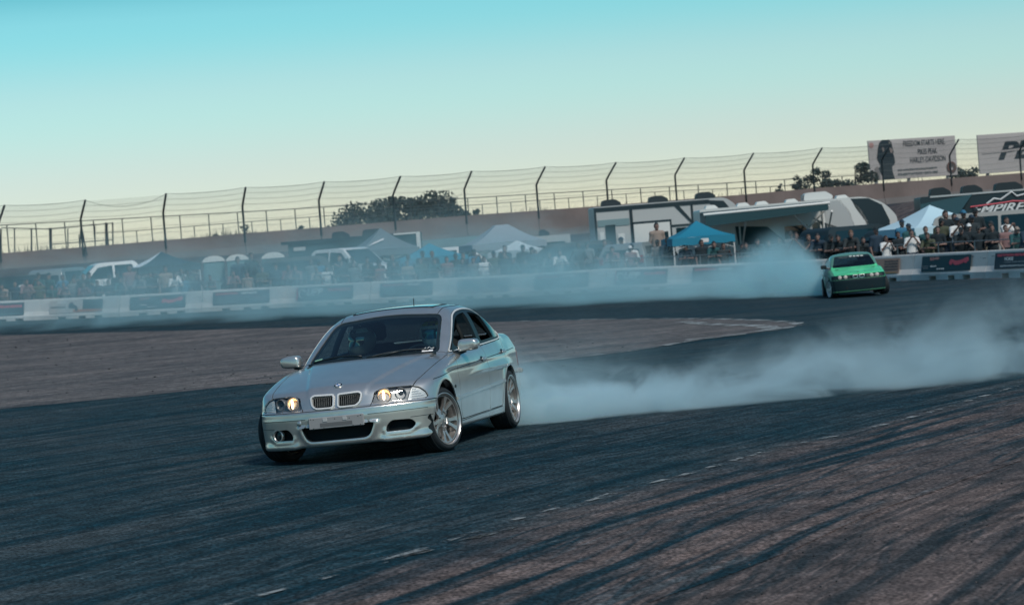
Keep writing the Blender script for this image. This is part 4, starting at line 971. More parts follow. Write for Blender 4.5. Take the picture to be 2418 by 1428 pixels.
wl = empty('outer_wall', tuple(WT[8]), label='long brown concrete outer wall along the top of the banking', cat='wall'); O8 = WT[8]
def wall_n(i):
    t = WT[min(i+1, len(WT)-1)]-WT[max(i-1, 0)]; n = np.array([t[1], -t[0], 0]); return n/np.linalg.norm(n)
for i in range(len(WT)-1):
    a, b = WT[i]-O8, WT[i+1]-O8; t = (b-a)/np.linalg.norm(b-a); n = wall_n(i); a2, b2 = a+t*.015, b-t*.015
    za, zb = float(ground(*WT[i][:2]))-O8[2]-.5, float(ground(*WT[i+1][:2]))-O8[2]-.5
    v = [a2+n*.02, b2+n*.02, b2-n*.4, a2-n*.4]; lo = [np.array([p[0], p[1], z]) for p, z in zip(v, (za, zb, zb, za))]
    obj('wall_panel', G().add([*v, *lo], [(0, 1, 2, 3), (4, 5, 6, 7), (0, 1, 5, 4), (1, 2, 6, 5), (2, 3, 7, 6), (3, 0, 4, 7)]), M_WALL, wl)
    h0 = [min(p[2]-.75, q+1.1) for p, q in ((a2, za), (b2, zb))]
    w2 = [a2+n*.10, b2+n*.10, b2+n*.03, a2+n*.03]; up = [np.array([p[0], p[1], z]) for p, z in zip(w2, (h0[0], h0[1], h0[1], h0[0]))]; lo = [np.array([p[0], p[1], z]) for p, z in zip(w2, (za, zb, zb, za))]
    obj('wall_footing', G().add([*up, *lo], [(0, 1, 2, 3), (4, 5, 6, 7), (0, 1, 5, 4), (1, 2, 6, 5), (2, 3, 7, 6), (3, 0, 4, 7)]), M_WALL2, wl)
cfn = empty('catch_fence', tuple(O8), label='tall debris catch fence with bent dark posts and wire ropes on the outer wall', cat='fence')
PH = np.interp(WU, [-140, 390, 1270, 2245, 2575], [2.62, 2.62, 2.62, 2.62, 2.62])
def post_pts(i):
    n = wall_n(i); b = WT[i]-O8+n*.05; h = PH[i]; bend = b+np.array([0, 0, h*.60]); mid = bend+n*.18+np.array([0, 0, .20]); return [b+[0, 0, -.5], b, bend, mid, bend+n*1.05+np.array([0, 0, h*.40])]
pp = [post_pts(i) for i in range(len(WT))]
for i in range(len(WT)):
    obj('post', G().tube(pp[i], .062, 8), M_POST, cfn, True)
    if i == 2: obj('post', G().tube([pp[i][1]+np.array([-.25, .1, -.5]), pp[i][2]+np.array([0, 0, -.3])], .045, 6), M_POST, cfn); obj('post', G().tube([pp[i][1]+np.array([.22, -.1, -.5]), pp[i][2]+np.array([0, 0, -.3])], .045, 6), M_POST, cfn)
def along(i, s):
    P_ = pp[i]
    return P_[1]+(P_[2]-P_[1])*s if s <= 1 else P_[2]+(P_[4]-P_[2])*(s-1)
for s in (2.0, 1.72, 1.42, 1.12, .82, .55, .30):
    pts = []
    for i in range(len(WT)-1):
        for k in range(6):
            t = k/6; p = along(i, s)*(1-t)+along(i+1, s)*t; sag = .10*4*t*(1-t)
            if s == 2.0 and i == 2: p = along(i, 2.0)*(1-t)+along(i+1, 1.86)*t; sag = .55*4*t*(1-t)*(1-.35*t)
            pts.append(p-np.array([0, 0, sag]))
    pts.append(along(len(WT)-1, s)); obj('wire_rope', G().tube(pts, .009 if s < 2 else .013, 5), M_WIRE, cfn)
def mesh_mat():
    m = bpy.data.materials.new('wire mesh'); m.use_nodes = True; t, N, L = nodes(m); N.clear()
    a = N.new('ShaderNodeBsdfTransparent'); d = N.new('ShaderNodeBsdfDiffuse'); d.inputs[0].default_value = (.12, .14, .14, 1); mx = N.new('ShaderNodeMixShader'); o = N.new('ShaderNodeOutputMaterial')
    g = N.new('ShaderNodeNewGeometry'); wv = [N.new('ShaderNodeTexWave') for _ in (0, 1)]; mp = [N.new('ShaderNodeMapping') for _ in (0, 1)]; cm = []
    for k in (0, 1):
        mp[k].inputs['Rotation'].default_value = (0, math.radians(45 if k else -45), 0); L.new(g.outputs['Position'], mp[k].inputs[0]); L.new(mp[k].outputs[0], wv[k].inputs[0]); wv[k].inputs['Scale'].default_value = 3.0
        c = N.new('ShaderNodeMath'); c.operation = 'GREATER_THAN'; c.inputs[1].default_value = .95; L.new(wv[k].outputs[1], c.inputs[0]); cm.append(c)
    q = N.new('ShaderNodeMath'); q.operation = 'MAXIMUM'; L.new(cm[0].outputs[0], q.inputs[0]); L.new(cm[1].outputs[0], q.inputs[1]); q2 = N.new('ShaderNodeMath'); q2.operation = 'MULTIPLY'; q2.inputs[1].default_value = .6; L.new(q.outputs[0], q2.inputs[0])
    L.new(q2.outputs[0], mx.inputs[0]); L.new(a.outputs[0], mx.inputs[1]); L.new(d.outputs[0], mx.inputs[2]); L.new(mx.outputs[0], o.inputs[0]); return m
MM = mesh_mat(); v = []
for i in range(len(WT)): v += [along(i, 0.02)-wall_n(i)*.07, along(i, 1.0)-wall_n(i)*.07, along(i, 1.95)-wall_n(i)*.07]
obj('wire_netting', G().add(v, [(3*i+k, 3*i+3+k, 3*i+4+k, 3*i+1+k) for i in range(len(WT)-1) for k in (0, 1)]), MM, cfn)
# rail fence of the walkway behind the wall
rf = empty('walkway_fence', tuple(O8), label='pipe rail fence with slim posts on the walkway behind the wall', cat='fence')
RU = np.arange(-120, 2060, 68.0); rv = np.interp(RU, [-120, 0, 274, 620, 1200, 1549, 1820, 2060], [540, 532, 517, 498, 462, 442, 426, 412]); rw_ = np.interp(RU, [-120, 0, 267, 620, 1200, 1546, 1820, 2060], [572, 563, 549, 521, 478, 453, 441, 428]); rd = np.interp(RU, WU, WD)+5
t1 = [P(u, v, d)-O8 for u, v, d in zip(RU, rv, rd)]; t2 = [P(u, v, d)-O8 for u, v, d in zip(RU, rw_, rd)]
for a in t1: obj('post', G().tube([a, a-np.array([0, 0, 2.4])], .035, 6), M_POST, rf)
for a, b in zip(t2[3:], t2[4:]): m_ = (a+b)/2; obj('post', G().tube([m_, m_-np.array([0, 0, 1.6])], .03, 6), M_POST, rf)
obj('rail', G().tube(t1, .028, 6), M_POST, rf); obj('rail', G().tube(t2[5:], .024, 6), M_POST, rf)
gt = empty('fence_gate', tuple(O8), label='small pipe gate standing in the walkway fence near the left edge', cat='gate')
for u, v0, v1, r in ((34, 540, 595, .04), (74, 540, 592, .05), (119, 538, 590, .09), (160, 540, 585, .035), (224, 533, 580, .035), (251, 526, 578, .09), (266, 525, 578, .045), (2, 540, 600, .05)):
    a, b = P(u, v0, 160)-O8, P(u, v1, 160)-O8; obj('post', G().tube([a, b-np.array([0, 0, .3])], r, 6), M_POST, gt)
for pts in (((4, 538), (119, 541)), ((119, 541), (266, 527)), ((119, 577), (266, 566))): obj('rail', G().tube([P(u, v, 160)-O8 for u, v in pts], .03, 6), M_POST, gt)
# ------------------------------------------------------------------ billboards
M_BB = mat('billboard face', (.37, .345, .34), rough=.7, noise=(.5, .06)); M_INK = mat('billboard ink', (.008, .022, .032), rough=.7); M_BBS = mat('billboard steel', (.25, .26, .26), rough=.6)
def billboard(name, u0, v0, u1, v1, hpx, d0, d1, label):
    a, b = P(u0, v0, d0), P(u1, v1, d1); L = math.hypot(*(b-a)[:2]); h = hpx/FPX*d0; o = empty(name, (*((a+b)/2)[:2], (a[2]+b[2])/2-h), math.atan2(b[1]-a[1], b[0]-a[0]), label, 'billboard', 'billboards behind the wall')
    obj('panel', G().rbox(-L/2, L/2, 0, .12, 0, h, .02), M_BB, o)
    for k in (-.42, -.05, .40): obj('leg', G().box(k*L-.1, k*L+.1, .13, .33, -3.2, h*.8), M_BBS, o)
    return o, L, h
bb, L, h = billboard('billboard', 2049, 331, 2255, 322, 95, 216, 220, 'billboard reading FREEDOM STARTS HERE with a bearded man in profile')
for s, x, z, sz, sx in (('FREEDOM STARTS HERE.', .135, .86, .43, .62), ('PIKES PEAK', .165, .64, .43, .62), ('HARLEY-DAVIDSON', .165, .44, .43, .64)):
    q = letters(bb, s, sz*h/3.15, x*L, z*h, -.02, M_INK, .02, 0, sx)
strokes('small_print', bb, -.19*L, .26*L, .195*h, .245*h, -.02, M_('print ink grey', (.06, .08, .09)), 71, .9); strokes('small_print', bb, -.19*L, .27*L, .085*h, .145*h, -.02, M_('print ink grey', (.06, .08, .09)), 72, .9)
man = [(.135, -.10), (.14, .08), (.12, .16), (.09, .28), (.12, .36), (.10, .46), (.085, .56), (.095, .66), (.105, .80), (.125, .93), (.16, 1.0), (.235, .995), (.262, .93), (.268, .84), (.272, .76), (.282, .70), (.272, .64), (.28, .60), (.283, .52), (.288, .43), (.275, .36), (.25, .33), (.252, .22), (.262, .10), (.275, -.10)]
obj('portrait', G().prism([((p[0]-.5)*L, max(p[1], .0)*h) for p in man], -.03, -.015, 'y'), M_INK, bb)
for nm, pl_, c in (('portrait_ear', [(.150, .80), (.165, .82), (.175, .76), (.168, .70), (.158, .70)], (.20, .165, .155)), ('portrait_cheek', [(.232, .80), (.258, .78), (.272, .72), (.262, .66), (.240, .68)], (.22, .18, .17)), ('portrait_brow', [(.225, .95), (.25, .93), (.255, .86), (.24, .88)], (.15, .14, .13)), ('portrait_sleeve', [(.03, .02), (.05, .30), (.085, .36), (.105, .22), (.11, .03)], (.17, .16, .16))):
    obj(nm, G().prism([((p[0]-.5)*L, p[1]*h) for p in pl_], -.045, -.032, 'y'), M_('print '+nm, c), bb)
obj('emblem', G().lathe([(0, -.028), (.155*h, -.028), (.155*h, -.005)], 24, 'y', (.43*L, 0, .20*h)), M_('emblem dark', (.06, .05, .05)), bb); obj('emblem_centre', G().lathe([(0, -.04), (.04*h, -.04)], 12, 'y', (.43*L, 0, .17*h)), M_BB, bb); obj('emblem_ring', G().lathe([(.10*h, -.04), (.13*h, -.04)], 20, 'y', (.43*L, 0, .22*h)), M_('emblem rust', (.13, .06, .05)), bb)
obj('corner_mark', G().lathe([(0, -.025), (.07*h, -.025)], 16, 'y', (-.465*L, 0, .88*h)), M_('print rose mark', (.33, .19, .18)), bb)
b2, L, h = billboard('billboard', 2307, 317, 2575, 304, 92, 210, 214, 'billboard with bold slanted dark letters PE cut by the right picture edge')
letters(b2, 'PE', .43*h, -.20*L, .53*h, -.02, M_INK, .06, .35, 1.55); 
g = G().add([(x, -.045, .50*h+.12*(x+.45*L)/L*h+.25*((x+.3*L)/L)**2*h+dz) for x in np.linspace(-.47*L, .1*L, 12) for dz in (0, .05*h)], [(2*i, 2*i+2, 2*i+3, 2*i+1) for i in range(11)]); obj('swoosh', g, M_BB, b2)
# ------------------------------------------------------------------ trees and shrubs beyond the wall
M_LEAF = [mat('leaves %d' % k, c, rough=.7, noise=(1.5, .3)) for k, c in enumerate(((.012, .034, .034), (.020, .046, .042), (.009, .026, .028)))]; M_BARK = mat('bark', (.03, .026, .024), rough=.9)
def tree(name, u0, u1, vt, vb, d, label, seed, n=2600, sparse=1.0, group='trees beyond the wall'):
    rg = np.random.default_rng(seed); um = (u0+u1)/2; top = P(um, vt, d); bot = P(um, vb, d); hw = (u1-u0)/2/FPX*d; zt = top[2]-bot[2]; base = float(ground(bot[0], bot[1])); o = empty(name, (bot[0], bot[1], base), 0, label, 'tree' if zt > .8 else 'shrub', group); lift = bot[2]-base
    H = lift+zt; tr = [(0, 0, -.2), (.05*hw, 0, H*.3), (-.04*hw, .05, H*.6), (.02, 0, H*.88)]; g = G().tube(tr, [.05*hw+.06, .04*hw+.05, .03*hw+.03, .02], 7); cl = []
    nc = max(5, int(7+4*hw))
    for k in range(nc):
        a = rg.uniform(0, 2*PI); rr = hw*rg.uniform(.15, .80)**.8; c = np.array([rr*math.cos(a), rr*math.sin(a)*.8, lift-.5+(zt+.5)*rg.uniform(.05, .98)*(1-.55*(rr/hw)**2)]); r = rg.uniform(.28, .45)*min(hw, zt+1.2)*(1-.25*rr/hw)
        c[2] = min(c[2], H-r*.7); cl.append((c, r)); g.tube([(0, 0, max(.3, c[2]*.5)), (c[0]*.5, c[1]*.5, c[2]*.75), tuple(c)], [.05, .035, .015], 5)
    obj('trunk', g, M_BARK, o)
    V = []; F_ = []; 
    for k in range(int(n*.7)):
        c, r = cl[rg.integers(nc)]; q = rg.normal(size=3); q /= np.linalg.norm(q); p = c+q*r*np.array([1.1, 1.1, .85])*rg.uniform(.30, 1.22)**.6
        s = rg.uniform(.07, .19)*sparse; a = rg.normal(size=3); a /= np.linalg.norm(a); b = np.cross(a, rg.normal(size=3)); b /= np.linalg.norm(b); i = len(V)
        V += [p-a*s, p+b*s*.6, p+a*s, p-b*s*.6]; F_.append((i, i+1, i+2, i+3))
    cr_ = obj('crown', (V, F_), None, o, fix=False)
    for m in M_LEAF: cr_.data.materials.append(m)
    cr_.data.polygons.foreach_set('material_index', rg.integers(0, 3, len(F_)).astype(np.int32)); return o
tree('broadleaf_tree', 775, 935, 478, 540, 200, 'dark tree with the low left slope, leftmost of the clump above the dark trailer', 1, 3800)
tree('broadleaf_tree', 872, 1000, 455, 530, 203, 'dark rounded tree in the middle of the clump above the dark trailer', 2, 3600)
tree('broadleaf_tree', 955, 1105, 449, 522, 201, 'broad dark tree right in the clump above the dark trailer', 3, 4600)
tree('low_bush', 1085, 1140, 492, 515, 196, 'low bush at the foot of the broad dark tree', 4, 500)
tree('broadleaf_tree', 1905, 1985, 388, 450, 210, 'loose dark tree left of the billboard, near a fence post', 5, 1500, 1.0)
tree('broadleaf_tree', 1978, 2068, 380, 448, 212, 'dark tree tucked behind the left edge of the FREEDOM billboard', 6, 2200)
tree('small_tree', 1862, 1912, 408, 452, 209, 'thin small tree left of the two trees by the billboard', 7, 420); tree('small_tree', 1825, 1860, 428, 458, 208, 'sparse sapling farthest left of the trees by the billboard', 8, 160)
tree('broadleaf_tree', 2235, 2310, 388, 430, 224, 'dark bush showing right of the FREEDOM billboard', 9, 1400)
for k, (a, b, c, e, lab) in enumerate(((565, 603, 530, 556, 'small round shrub at the foot of a fence post on the wall'), (494, 524, 547, 560, 'tiny low shrub on the wall left of the round shrub'), (-12, 12, 584, 604, 'small dark shrub on the wall at the left picture edge'), (700, 728, 535, 545, 'tiny low shrub on the wall left of the dark trees'))): tree('wall_shrub', a, b, c, e, 164, lab, 30+k, 330, .8, 'shrubs along the wall')
def weeds():
    rg = np.random.default_rng(77); V = []; F_ = []
    for _ in range(900):
        u = rg.uniform(0, 1300) if rg.uniform() < .75 else rg.uniform(1300, 2418); p = P(u, np.interp(u, WU, WV), np.interp(u, WU, WD)+.6); hgt = rg.uniform(.1, .42)*(.3+.7*(math.sin(u*.021)+math.sin(u*.0063+1))**2/3); w_ = .03; dx = rg.normal()*.1; i = len(V)
        V += [(p[0]-w_, p[1], p[2]-.3), (p[0]+w_, p[1], p[2]-.3), (p[0]+dx, p[1], p[2]+hgt)]; F_.append((i, i+1, i+2))
    tag(obj('dry_weeds', (V, F_), mat('dry weeds', (.10, .085, .06), rough=.9), fix=False), None, None, None, 'stuff')
weeds()
M_TRIM = mat('camper black trim', (.008, .024, .032), rough=.5)
# ------------------------------------------------------------------ canopies
M_LEG = mat('canopy leg', (.45, .47, .47), rough=.5)
def canopy(u0, u1, vt, ve, d, col, label, rz=0.0, flat=0.0, side=None, drop=.26):
    """pop-up canopy whose eaves span columns u0..u1, peak at row vt, eaves at row ve"""
    p = stand((u0+u1)/2, d); ze, zt = zat(ve, p)-p[2], zat(vt, p)-p[2]; w_ = (u1-u0)/FPX*d/2/(abs(math.cos(rz))+abs(math.sin(rz)))*1.0
    o = empty('pop_up_canopy', tuple(p), rz, label, 'canopy', 'canopies in the paddock'); m = M_('canopy '+label[:18], col, .75); n = 7; c = [(-w_, -w_), (w_, -w_), (w_, w_), (-w_, w_)]
    for k in range(4):
        a, b = c[k], c[(k+1) % 4]; v = []
        for i in range(n+1):
            t = i/n; zz = ze+(zt-ze)*(t**1.12)-.05*math.sin(t*PI); s = 1-t*(1-flat)
            for j in range(5): q = j/4; v.append(((a[0]*(1-q)+b[0]*q)*s, (a[1]*(1-q)+b[1]*q)*s, zz+.02*math.sin(q*PI)*(1-t)))
        f = [(i*5+j, i*5+j+1, (i+1)*5+j+1, (i+1)*5+j) for i in range(n) for j in range(4)]
        obj('roof_panel', G().add(v, f), (side if (side is not None and k == 3) else m), o, True)
        vv = []; 
        for j in range(13): q = j/12; x, y = a[0]*(1-q)+b[0]*q, a[1]*(1-q)+b[1]*q; vv += [(x*1.004, y*1.004, ze+.01), (x*1.012, y*1.012, ze-drop-.02*math.sin(j*2.1))]
        obj('valance', G().add(vv, [(2*j, 2*j+1, 2*j+3, 2*j+2) for j in range(12)]), m, o)
    if flat: obj('roof_cap', G().add([(x*flat, y*flat, zt) for x, y in c], [(0, 1, 2, 3)]), m, o)
    for x, y in c: obj('leg', G().box(x*.97-.025, x*.97+.025, y*.97-.025, y*.97+.025, 0, ze-.02), M_LEG, o)
    for k in range(4):
        a, b = np.array(c[k])*.97, np.array(c[(k+1) % 4])*.97; A, B = np.array([*a, ze-.45]), np.array([*b, ze-.45]); mid = (A+B)/2
        obj('truss', G().tube([A, mid+[0, 0, .38], B], .014, 5).tube([A+[0, 0, .38], mid, B+[0, 0, .38]], .014, 5), M_LEG, o)
    return o, w_, ze, zt
canopy(296, 486, 594, 628, 113.5, (.022, .060, .080), 'dark canopy with one white roof side at the left, before the white truck', .35, 0, M_('canopy white side', (.62, .70, .74), .7))  # light and shade put into the roof colours: lit slope white, shaded slopes dark
o, w_, ze, zt = canopy(820, 1000, 538, 590, 117, (.10, .14, .165), 'grey peaked canopy with a small red and white logo, beside the dark trailer', .25)
g = G().add([(-w_*.62, -w_*.82, ze+(zt-ze)*.20), (-w_*.05, -w_*.60, ze+(zt-ze)*.44), (-w_*.02, -w_*.52, ze+(zt-ze)*.52), (-w_*.40, -w_*.70, ze+(zt-ze)*.36)], [(0, 1, 2, 3)]); obj('logo', g, M_('logo white', (.6, .6, .6)), o)
canopy(932, 1112, 574, 608, 112, (.012, .20, .30), 'blue canopy half lost in the smoke left of the grey square-topped canopy', .15)
canopy(1090, 1297, 531, 574, 115, (.22, .27, .31), 'large grey canopy with a flat square top above the white canopy', .2, .17)
canopy(1158, 1300, 567, 592, 108.5, (.50, .58, .61), 'small white tilted canopy below the large grey canopy', -.45)
o, w_, ze, zt = canopy(1573, 1738, 521, 560, 99.8, (.004, .17, .27), 'bright turquoise canopy beside the awning of the camper', .12); obj('logo', G().box(-.1, .18, -w_*1.02, -w_*1.015, ze-.20, ze-.06), M_('logo white', (.6, .6, .6)), o)
canopy(2066, 2346, 484, 536, 94.5, (.42, .60, .68), 'pale blue canopy behind the crowd right of the green car', .38)
# ------------------------------------------------------------------ vehicles parked in the paddock
M_WIN = mat('dark vehicle glass', (.010, .030, .038), rough=.08); M_TYR = mat('tyre', (.012, .016, .018), rough=.85); M_HUB = mat('wheel disc', (.35, .35, .35), rough=.4, metal=.6); M_AC = mat('roof unit dark', (.010, .022, .028), rough=.6); M_WHT = mat('gel coat white', (.62, .63, .61), rough=.35)
def road_wheels(o, xs, w_, r):
    for x in xs:
        for s in (-1, 1):
            t = obj('wheel', G().lathe([(0, -.10), (r*.55, -.10), (r*.92, -.11), (r, -.07), (r, .07), (r*.92, .11), (r*.55, .10), (0, .10)], 20, 'y', (x, s*(w_-.12), r)), M_TYR, o, 'auto'); obj('wheel_disc', G().lathe([(0, .112*s), (r*.5, .112*s), (r*.56, .10*s)], 14, 'y', (x, s*(w_-.12), r)), M_HUB, t)
def side_body(o, name, prof, w_, m, top=None, tz=(1.0, 2.0), tum=.16, e=.05):
    """side profile (x, z) spanned across the width with rounded edges; upper part leans in"""
    p = rpoly(prof, e, 3); rows = []
    for k, (sc, dy) in enumerate(((.975, 0.0), (1, .035), (1, None), (1, -.035), (.975, 0))): pass
    def yw(z): return w_-tum*np.clip((z-tz[0])/(tz[1]-tz[0]), 0, 1)
    c = p.mean(0); v = []; n = len(p)
    for s, q, sh in ((-1, 0.0, .03), (-1, .05, 0), (1, .05, 0), (1, 0, .03)):
        for x, z in p:
            d = np.array([x, z])-c; L = np.linalg.norm(d)+1e-9; x2, z2 = c+d*(1-sh/L); v.append((x2, s*(yw(z)-q), z2))
    f = [tuple(range(n)), tuple(range(3*n, 4*n))[::-1]]+[(r*n+i, r*n+(i+1) % n, (r+1)*n+(i+1) % n, (r+1)*n+i) for r in range(3) for i in range(n)]
    return obj(name, G().add(v, f), m, o, 'auto')
def side_pane(o, name, poly, w_, m, tz, tum, s, off=.012):
    p = rpoly(poly, .05, 3); y = [s*(w_-tum*np.clip((z-tz[0])/(tz[1]-tz[0]), 0, 1)+off) for x, z in p]; return obj(name, G().add([(x, yy, z) for (x, z), yy in zip(p, y)], [tuple(range(len(p)))]), m, o)
def pickup(u, d, rz, m, label, name='pickup_truck', cap=True):
    o = empty(name, tuple(stand(u, d)), rz, label, 'truck', 'trucks and cars parked in the paddock'); w_ = .98
    side_body(o, 'body', [(2.85, .45), (2.85, .95), (2.7, 1.12), (1.3, 1.22), (-2.85, 1.22), (-2.9, .5)], w_, m, tz=(.9, 1.3), tum=.05)
    side_body(o, 'cab', [(1.35, 1.18), (.62, 1.86), (.40, 1.92), (-.95, 1.92), (-1.12, 1.80), (-1.22, 1.18)], w_-.03, m, tz=(1.18, 1.95), tum=.19, e=.06)
    for s in (-1, 1):
        side_pane(o, 'side_window', [(1.0, 1.25), (.55, 1.72), (-.05, 1.78), (-.05, 1.25)], w_-.03, M_WIN, (1.18, 1.95), .19, s); side_pane(o, 'side_window', [(-.15, 1.25), (-.15, 1.78), (-.88, 1.78), (-1.0, 1.25)], w_-.03, M_WIN, (1.18, 1.95), .19, s)
        obj('mirror', G().rbox(.95, 1.10, s*1.02-.10 if s < 0 else s*1.02-.0, s*1.02+.0 if s < 0 else s*1.02+.10, 1.22, 1.48, .02), M_BLK, o); obj('headlight', G().rbox(2.78, 2.875, s*.80-.14, s*.80+.14, .82, .98, .02), M_WHT, o)
    obj('windshield', G().add([(1.34, -.80, 1.24), (1.34, .80, 1.24), (.68, .70, 1.83), (.68, -.70, 1.83)], [(0, 1, 2, 3)]), M_WIN, o); obj('grille', G().rbox(2.80, 2.88, -.6, .6, .72, 1.0, .02), M_BLK, o); obj('bumper', G().rbox(2.75, 2.98, -.95, .95, .42, .62, .04), M_HUB, o)
    obj('bed_floor', G().box(-2.75, -1.3, -.8, .8, 1.21, 1.2235), M_BLK, o); road_wheels(o, (1.85, -1.85), w_, .39); return o
def wagon(u, d, rz, m, label, name='parked_car', L=4.7, H=1.72, w_=.93, van=False):
    o = empty(name, tuple(stand(u, d)), rz, label, 'car', 'trucks and cars parked in the paddock'); h = L/2; b = .98
    side_body(o, 'body', [(h, .35), (h, .80), (h-.2, .92), (h-1.35, b+.04), (-h+.1, b+.04), (-h, .40)], w_, m, tz=(.8, 1.1), tum=.04)
    fx = h-1.05 if not van else h-.55
    side_body(o, 'cabin', [(fx, b), (fx-.75, H-.07), (fx-.95, H), (-h+.5, H), (-h+.28, H-.10), (-h+.06, b)], w_-.02, m, tz=(b, H), tum=.2, e=.07)
    for s in (-1, 1):
        q = [(fx-.20, b+.06), (fx-.78, H-.15), (.05, H-.14), (.05, b+.06)]; side_pane(o, 'side_window', q, w_-.02, M_WIN, (b, H), .2, s); side_pane(o, 'side_window', [(-.05, b+.06), (-.05, H-.14), (-h+.62, H-.15), (-h+.45, b+.06)], w_-.02, M_WIN, (b, H), .2, s)
        obj('headlight', G().rbox(h-.10, h+.02, s*.70-.14, s*.70+.14, .66, .80, .02), M_WHT, o); obj('tail_light', G().rbox(-h-.02, -h+.06, s*.78-.08, s*.78+.08, .72, 1.0, .02), mat('red lamp', (.25, .01, .012), rough=.2), o)
    obj('windshield', G().add([(fx+.004, -.78, b+.05), (fx+.004, .78, b+.05), (fx-.70, .66, H-.10), (fx-.70, -.66, H-.10)], [(0, 1, 2, 3)]), M_WIN, o); obj('rear_window', G().add([(-h+.045, -.72, b+.10), (-h+.045, .72, b+.10), (-h+.27, .62, H-.17), (-h+.27, -.62, H-.17)], [(0, 1, 2, 3)]), M_WIN, o)
    road_wheels(o, (h-.85, -h+.9), w_, .35); return o
M_WC = mat('white car paint', (.60, .62, .62), rough=.35, coat=.4); M_DC = mat('dark car paint', (.008, .022, .028), rough=.5); M_GC = mat('grey car paint', (.16, .20, .21), rough=.35, coat=.4)
pickup(822, 112.5, math.radians(-38), M_WC, 'white pickup truck facing right, behind the crowd left of the blue canopy')
pickup(262, 114, math.radians(198), M_WC, 'white truck cab showing left of the dark canopy')
wagon(160, 117, math.radians(75), M_GC, 'grey car seen from behind near the left edge', L=4.6, H=1.75); wagon(30, 116, math.radians(170), M_DC, 'dark car at the left picture edge behind the crowd', H=1.5)
wagon(660, 111.5, math.radians(185), M_DC, 'dark wagon in front of the right portable toilet', L=4.6, H=1.66); wagon(1330, 108, math.radians(178), M_DC, 'dark car between the white canopy and the grey camper', L=4.7, H=1.6)
wagon(1515, 104, math.radians(70), M_GC, 'grey car almost lost in smoke left of the turquoise canopy', H=1.48); wagon(1085, 118, math.radians(5), M_WC, 'white car behind the blue canopy', H=1.75)
wagon(2035, 99, math.radians(35), M_DC, 'black car under the front overhang of the white camper', L=4.8, H=1.62); wagon(2378, 92.8, math.radians(-20), mat('beige car paint', (.36, .36, .34), rough=.4), 'beige van in front of the black EMPIRE trailer', L=5.0, H=1.78, van=True)
p = stand(2278, 92.2); o = empty('viewing_platform', tuple(p), math.radians(-50), 'low dark platform under the raised spectators right of the pale canopy', 'platform')
obj('deck', G().rbox(-1.5, 1.5, -.7, .7, .40, .48, .02), M_TRIM, o)
for x in (-1.4, 1.4):
    for y_ in (-.6, .6): obj('leg', G().box(x-.04, x+.04, y_-.04, y_+.04, 0, .41), M_POST, o)
wagon(2150, 96.5, math.radians(60), M_DC, 'dark car under the pale blue canopy', H=1.42)
# portable toilets
M_TOI = mat('toilet teal', (.09, .19, .21), rough=.5)
for u, d, lab in ((512, 117.5, 'teal portable toilet with white domed roof next to the dark canopy'), (568, 117, 'teal portable toilet with white domed roof, middle of the three'), (652, 116.5, 'teal portable toilet with white domed roof behind the dark wagon')):
    o = empty('portable_toilet', tuple(stand(u, d)), .1, lab, 'toilet', 'portable toilets'); o.scale = (.82, .82, .86); obj('cabin', G().rbox(-.55, .55, -.55, .55, .08, 1.95, .03), M_TOI, o); dr = obj('door', G().prism(rpoly([(-.40, .15), (.40, .15), (.40, 1.88), (-.40, 1.88)], .1), -.575, -.545, 'y'), mat('toilet door', (.13, .24, .26), rough=.5), o)
    obj('handle', G().box(.28, .33, -.60, -.575, .95, 1.1), M_BLK, dr); v = []
    for i in range(9): a = PI*i/8; v += [(-.60*math.cos(a), -.60, 1.95+.30*math.sin(a)), (-.60*math.cos(a), .60, 1.95+.30*math.sin(a))]
    obj('domed_roof', G().add(v, [(2*i, 2*i+1, 2*i+3, 2*i+2) for i in range(8)]+[tuple(range(0, 18, 2)), tuple(range(1, 18, 2))]), M_WHT, o, 'auto'); obj('skid', G().box(-.58, .58, -.58, .58, 0, .08), M_BLK, o)
# ------------------------------------------------------------------ trailers and campers
def roof_unit(o, x, z, m=None, L=.95, white=False):
    a = obj('air_conditioner', G().prism(rpoly([(x-L/2, z), (x-L/2+.05, z+.26), (x-L/2+.2, z+.30), (x+L/2-.25, z+.30), (x+L/2, z+.14), (x+L/2, z)], .06), -.36, .36, 'y'), m or M_AC, o)
    if white: obj('vent_grille', G().box(x-L/2-.012, x-L/2-.002, -.26, .26, z+.04, z+.24), M_PLATE, a)
def trailer(name, u0, u1, d, vt, rz, m, label, w_=1.2, nose=0.0, z0=.55):
    pa, pb = stand(u0, d), stand(u1, d); p = stand((u0+u1)/2, d); L = (u1-u0)/FPX*d/max(.3, math.cos(rz)); H = zat(vt, p)-p[2]; o = empty(name, tuple(p), rz, label, 'trailer' if name != 'camper' else 'camper', 'trailers and campers in the paddock'); h = L/2
    obj('box_body', G().prism(rpoly([(-h, z0), (-h, H), (h-nose, H), (h, H-nose*.8) if nose else (h, H-.02), (h, z0)], [.04, .08, .25 if nose else .08, .3 if nose else .05, .06], 4), -w_, w_, 'y'), m, o, 'auto'); road_wheels(o, (-.1*L, -.1*L+.85), w_, .36); return o, L, H
M_DT = mat('dark teal panel', (.020, .055, .068), rough=.5); M_LT = mat('pale teal panel', (.16, .25, .27), rough=.5); M_GP = mat('camper grey', (.40, .42, .42), rough=.45); M_AWN = mat('awning fabric', (.010, .050, .062), rough=.8)
o, L, H = trailer('trailer', 694, 1004, 124, 560, .0, M_DT, 'dark teal box trailer below the clump of dark trees'); roof_unit(o, .14*L, H, None, 1.0); roof_unit(o, -.11*L, H, None, .8)
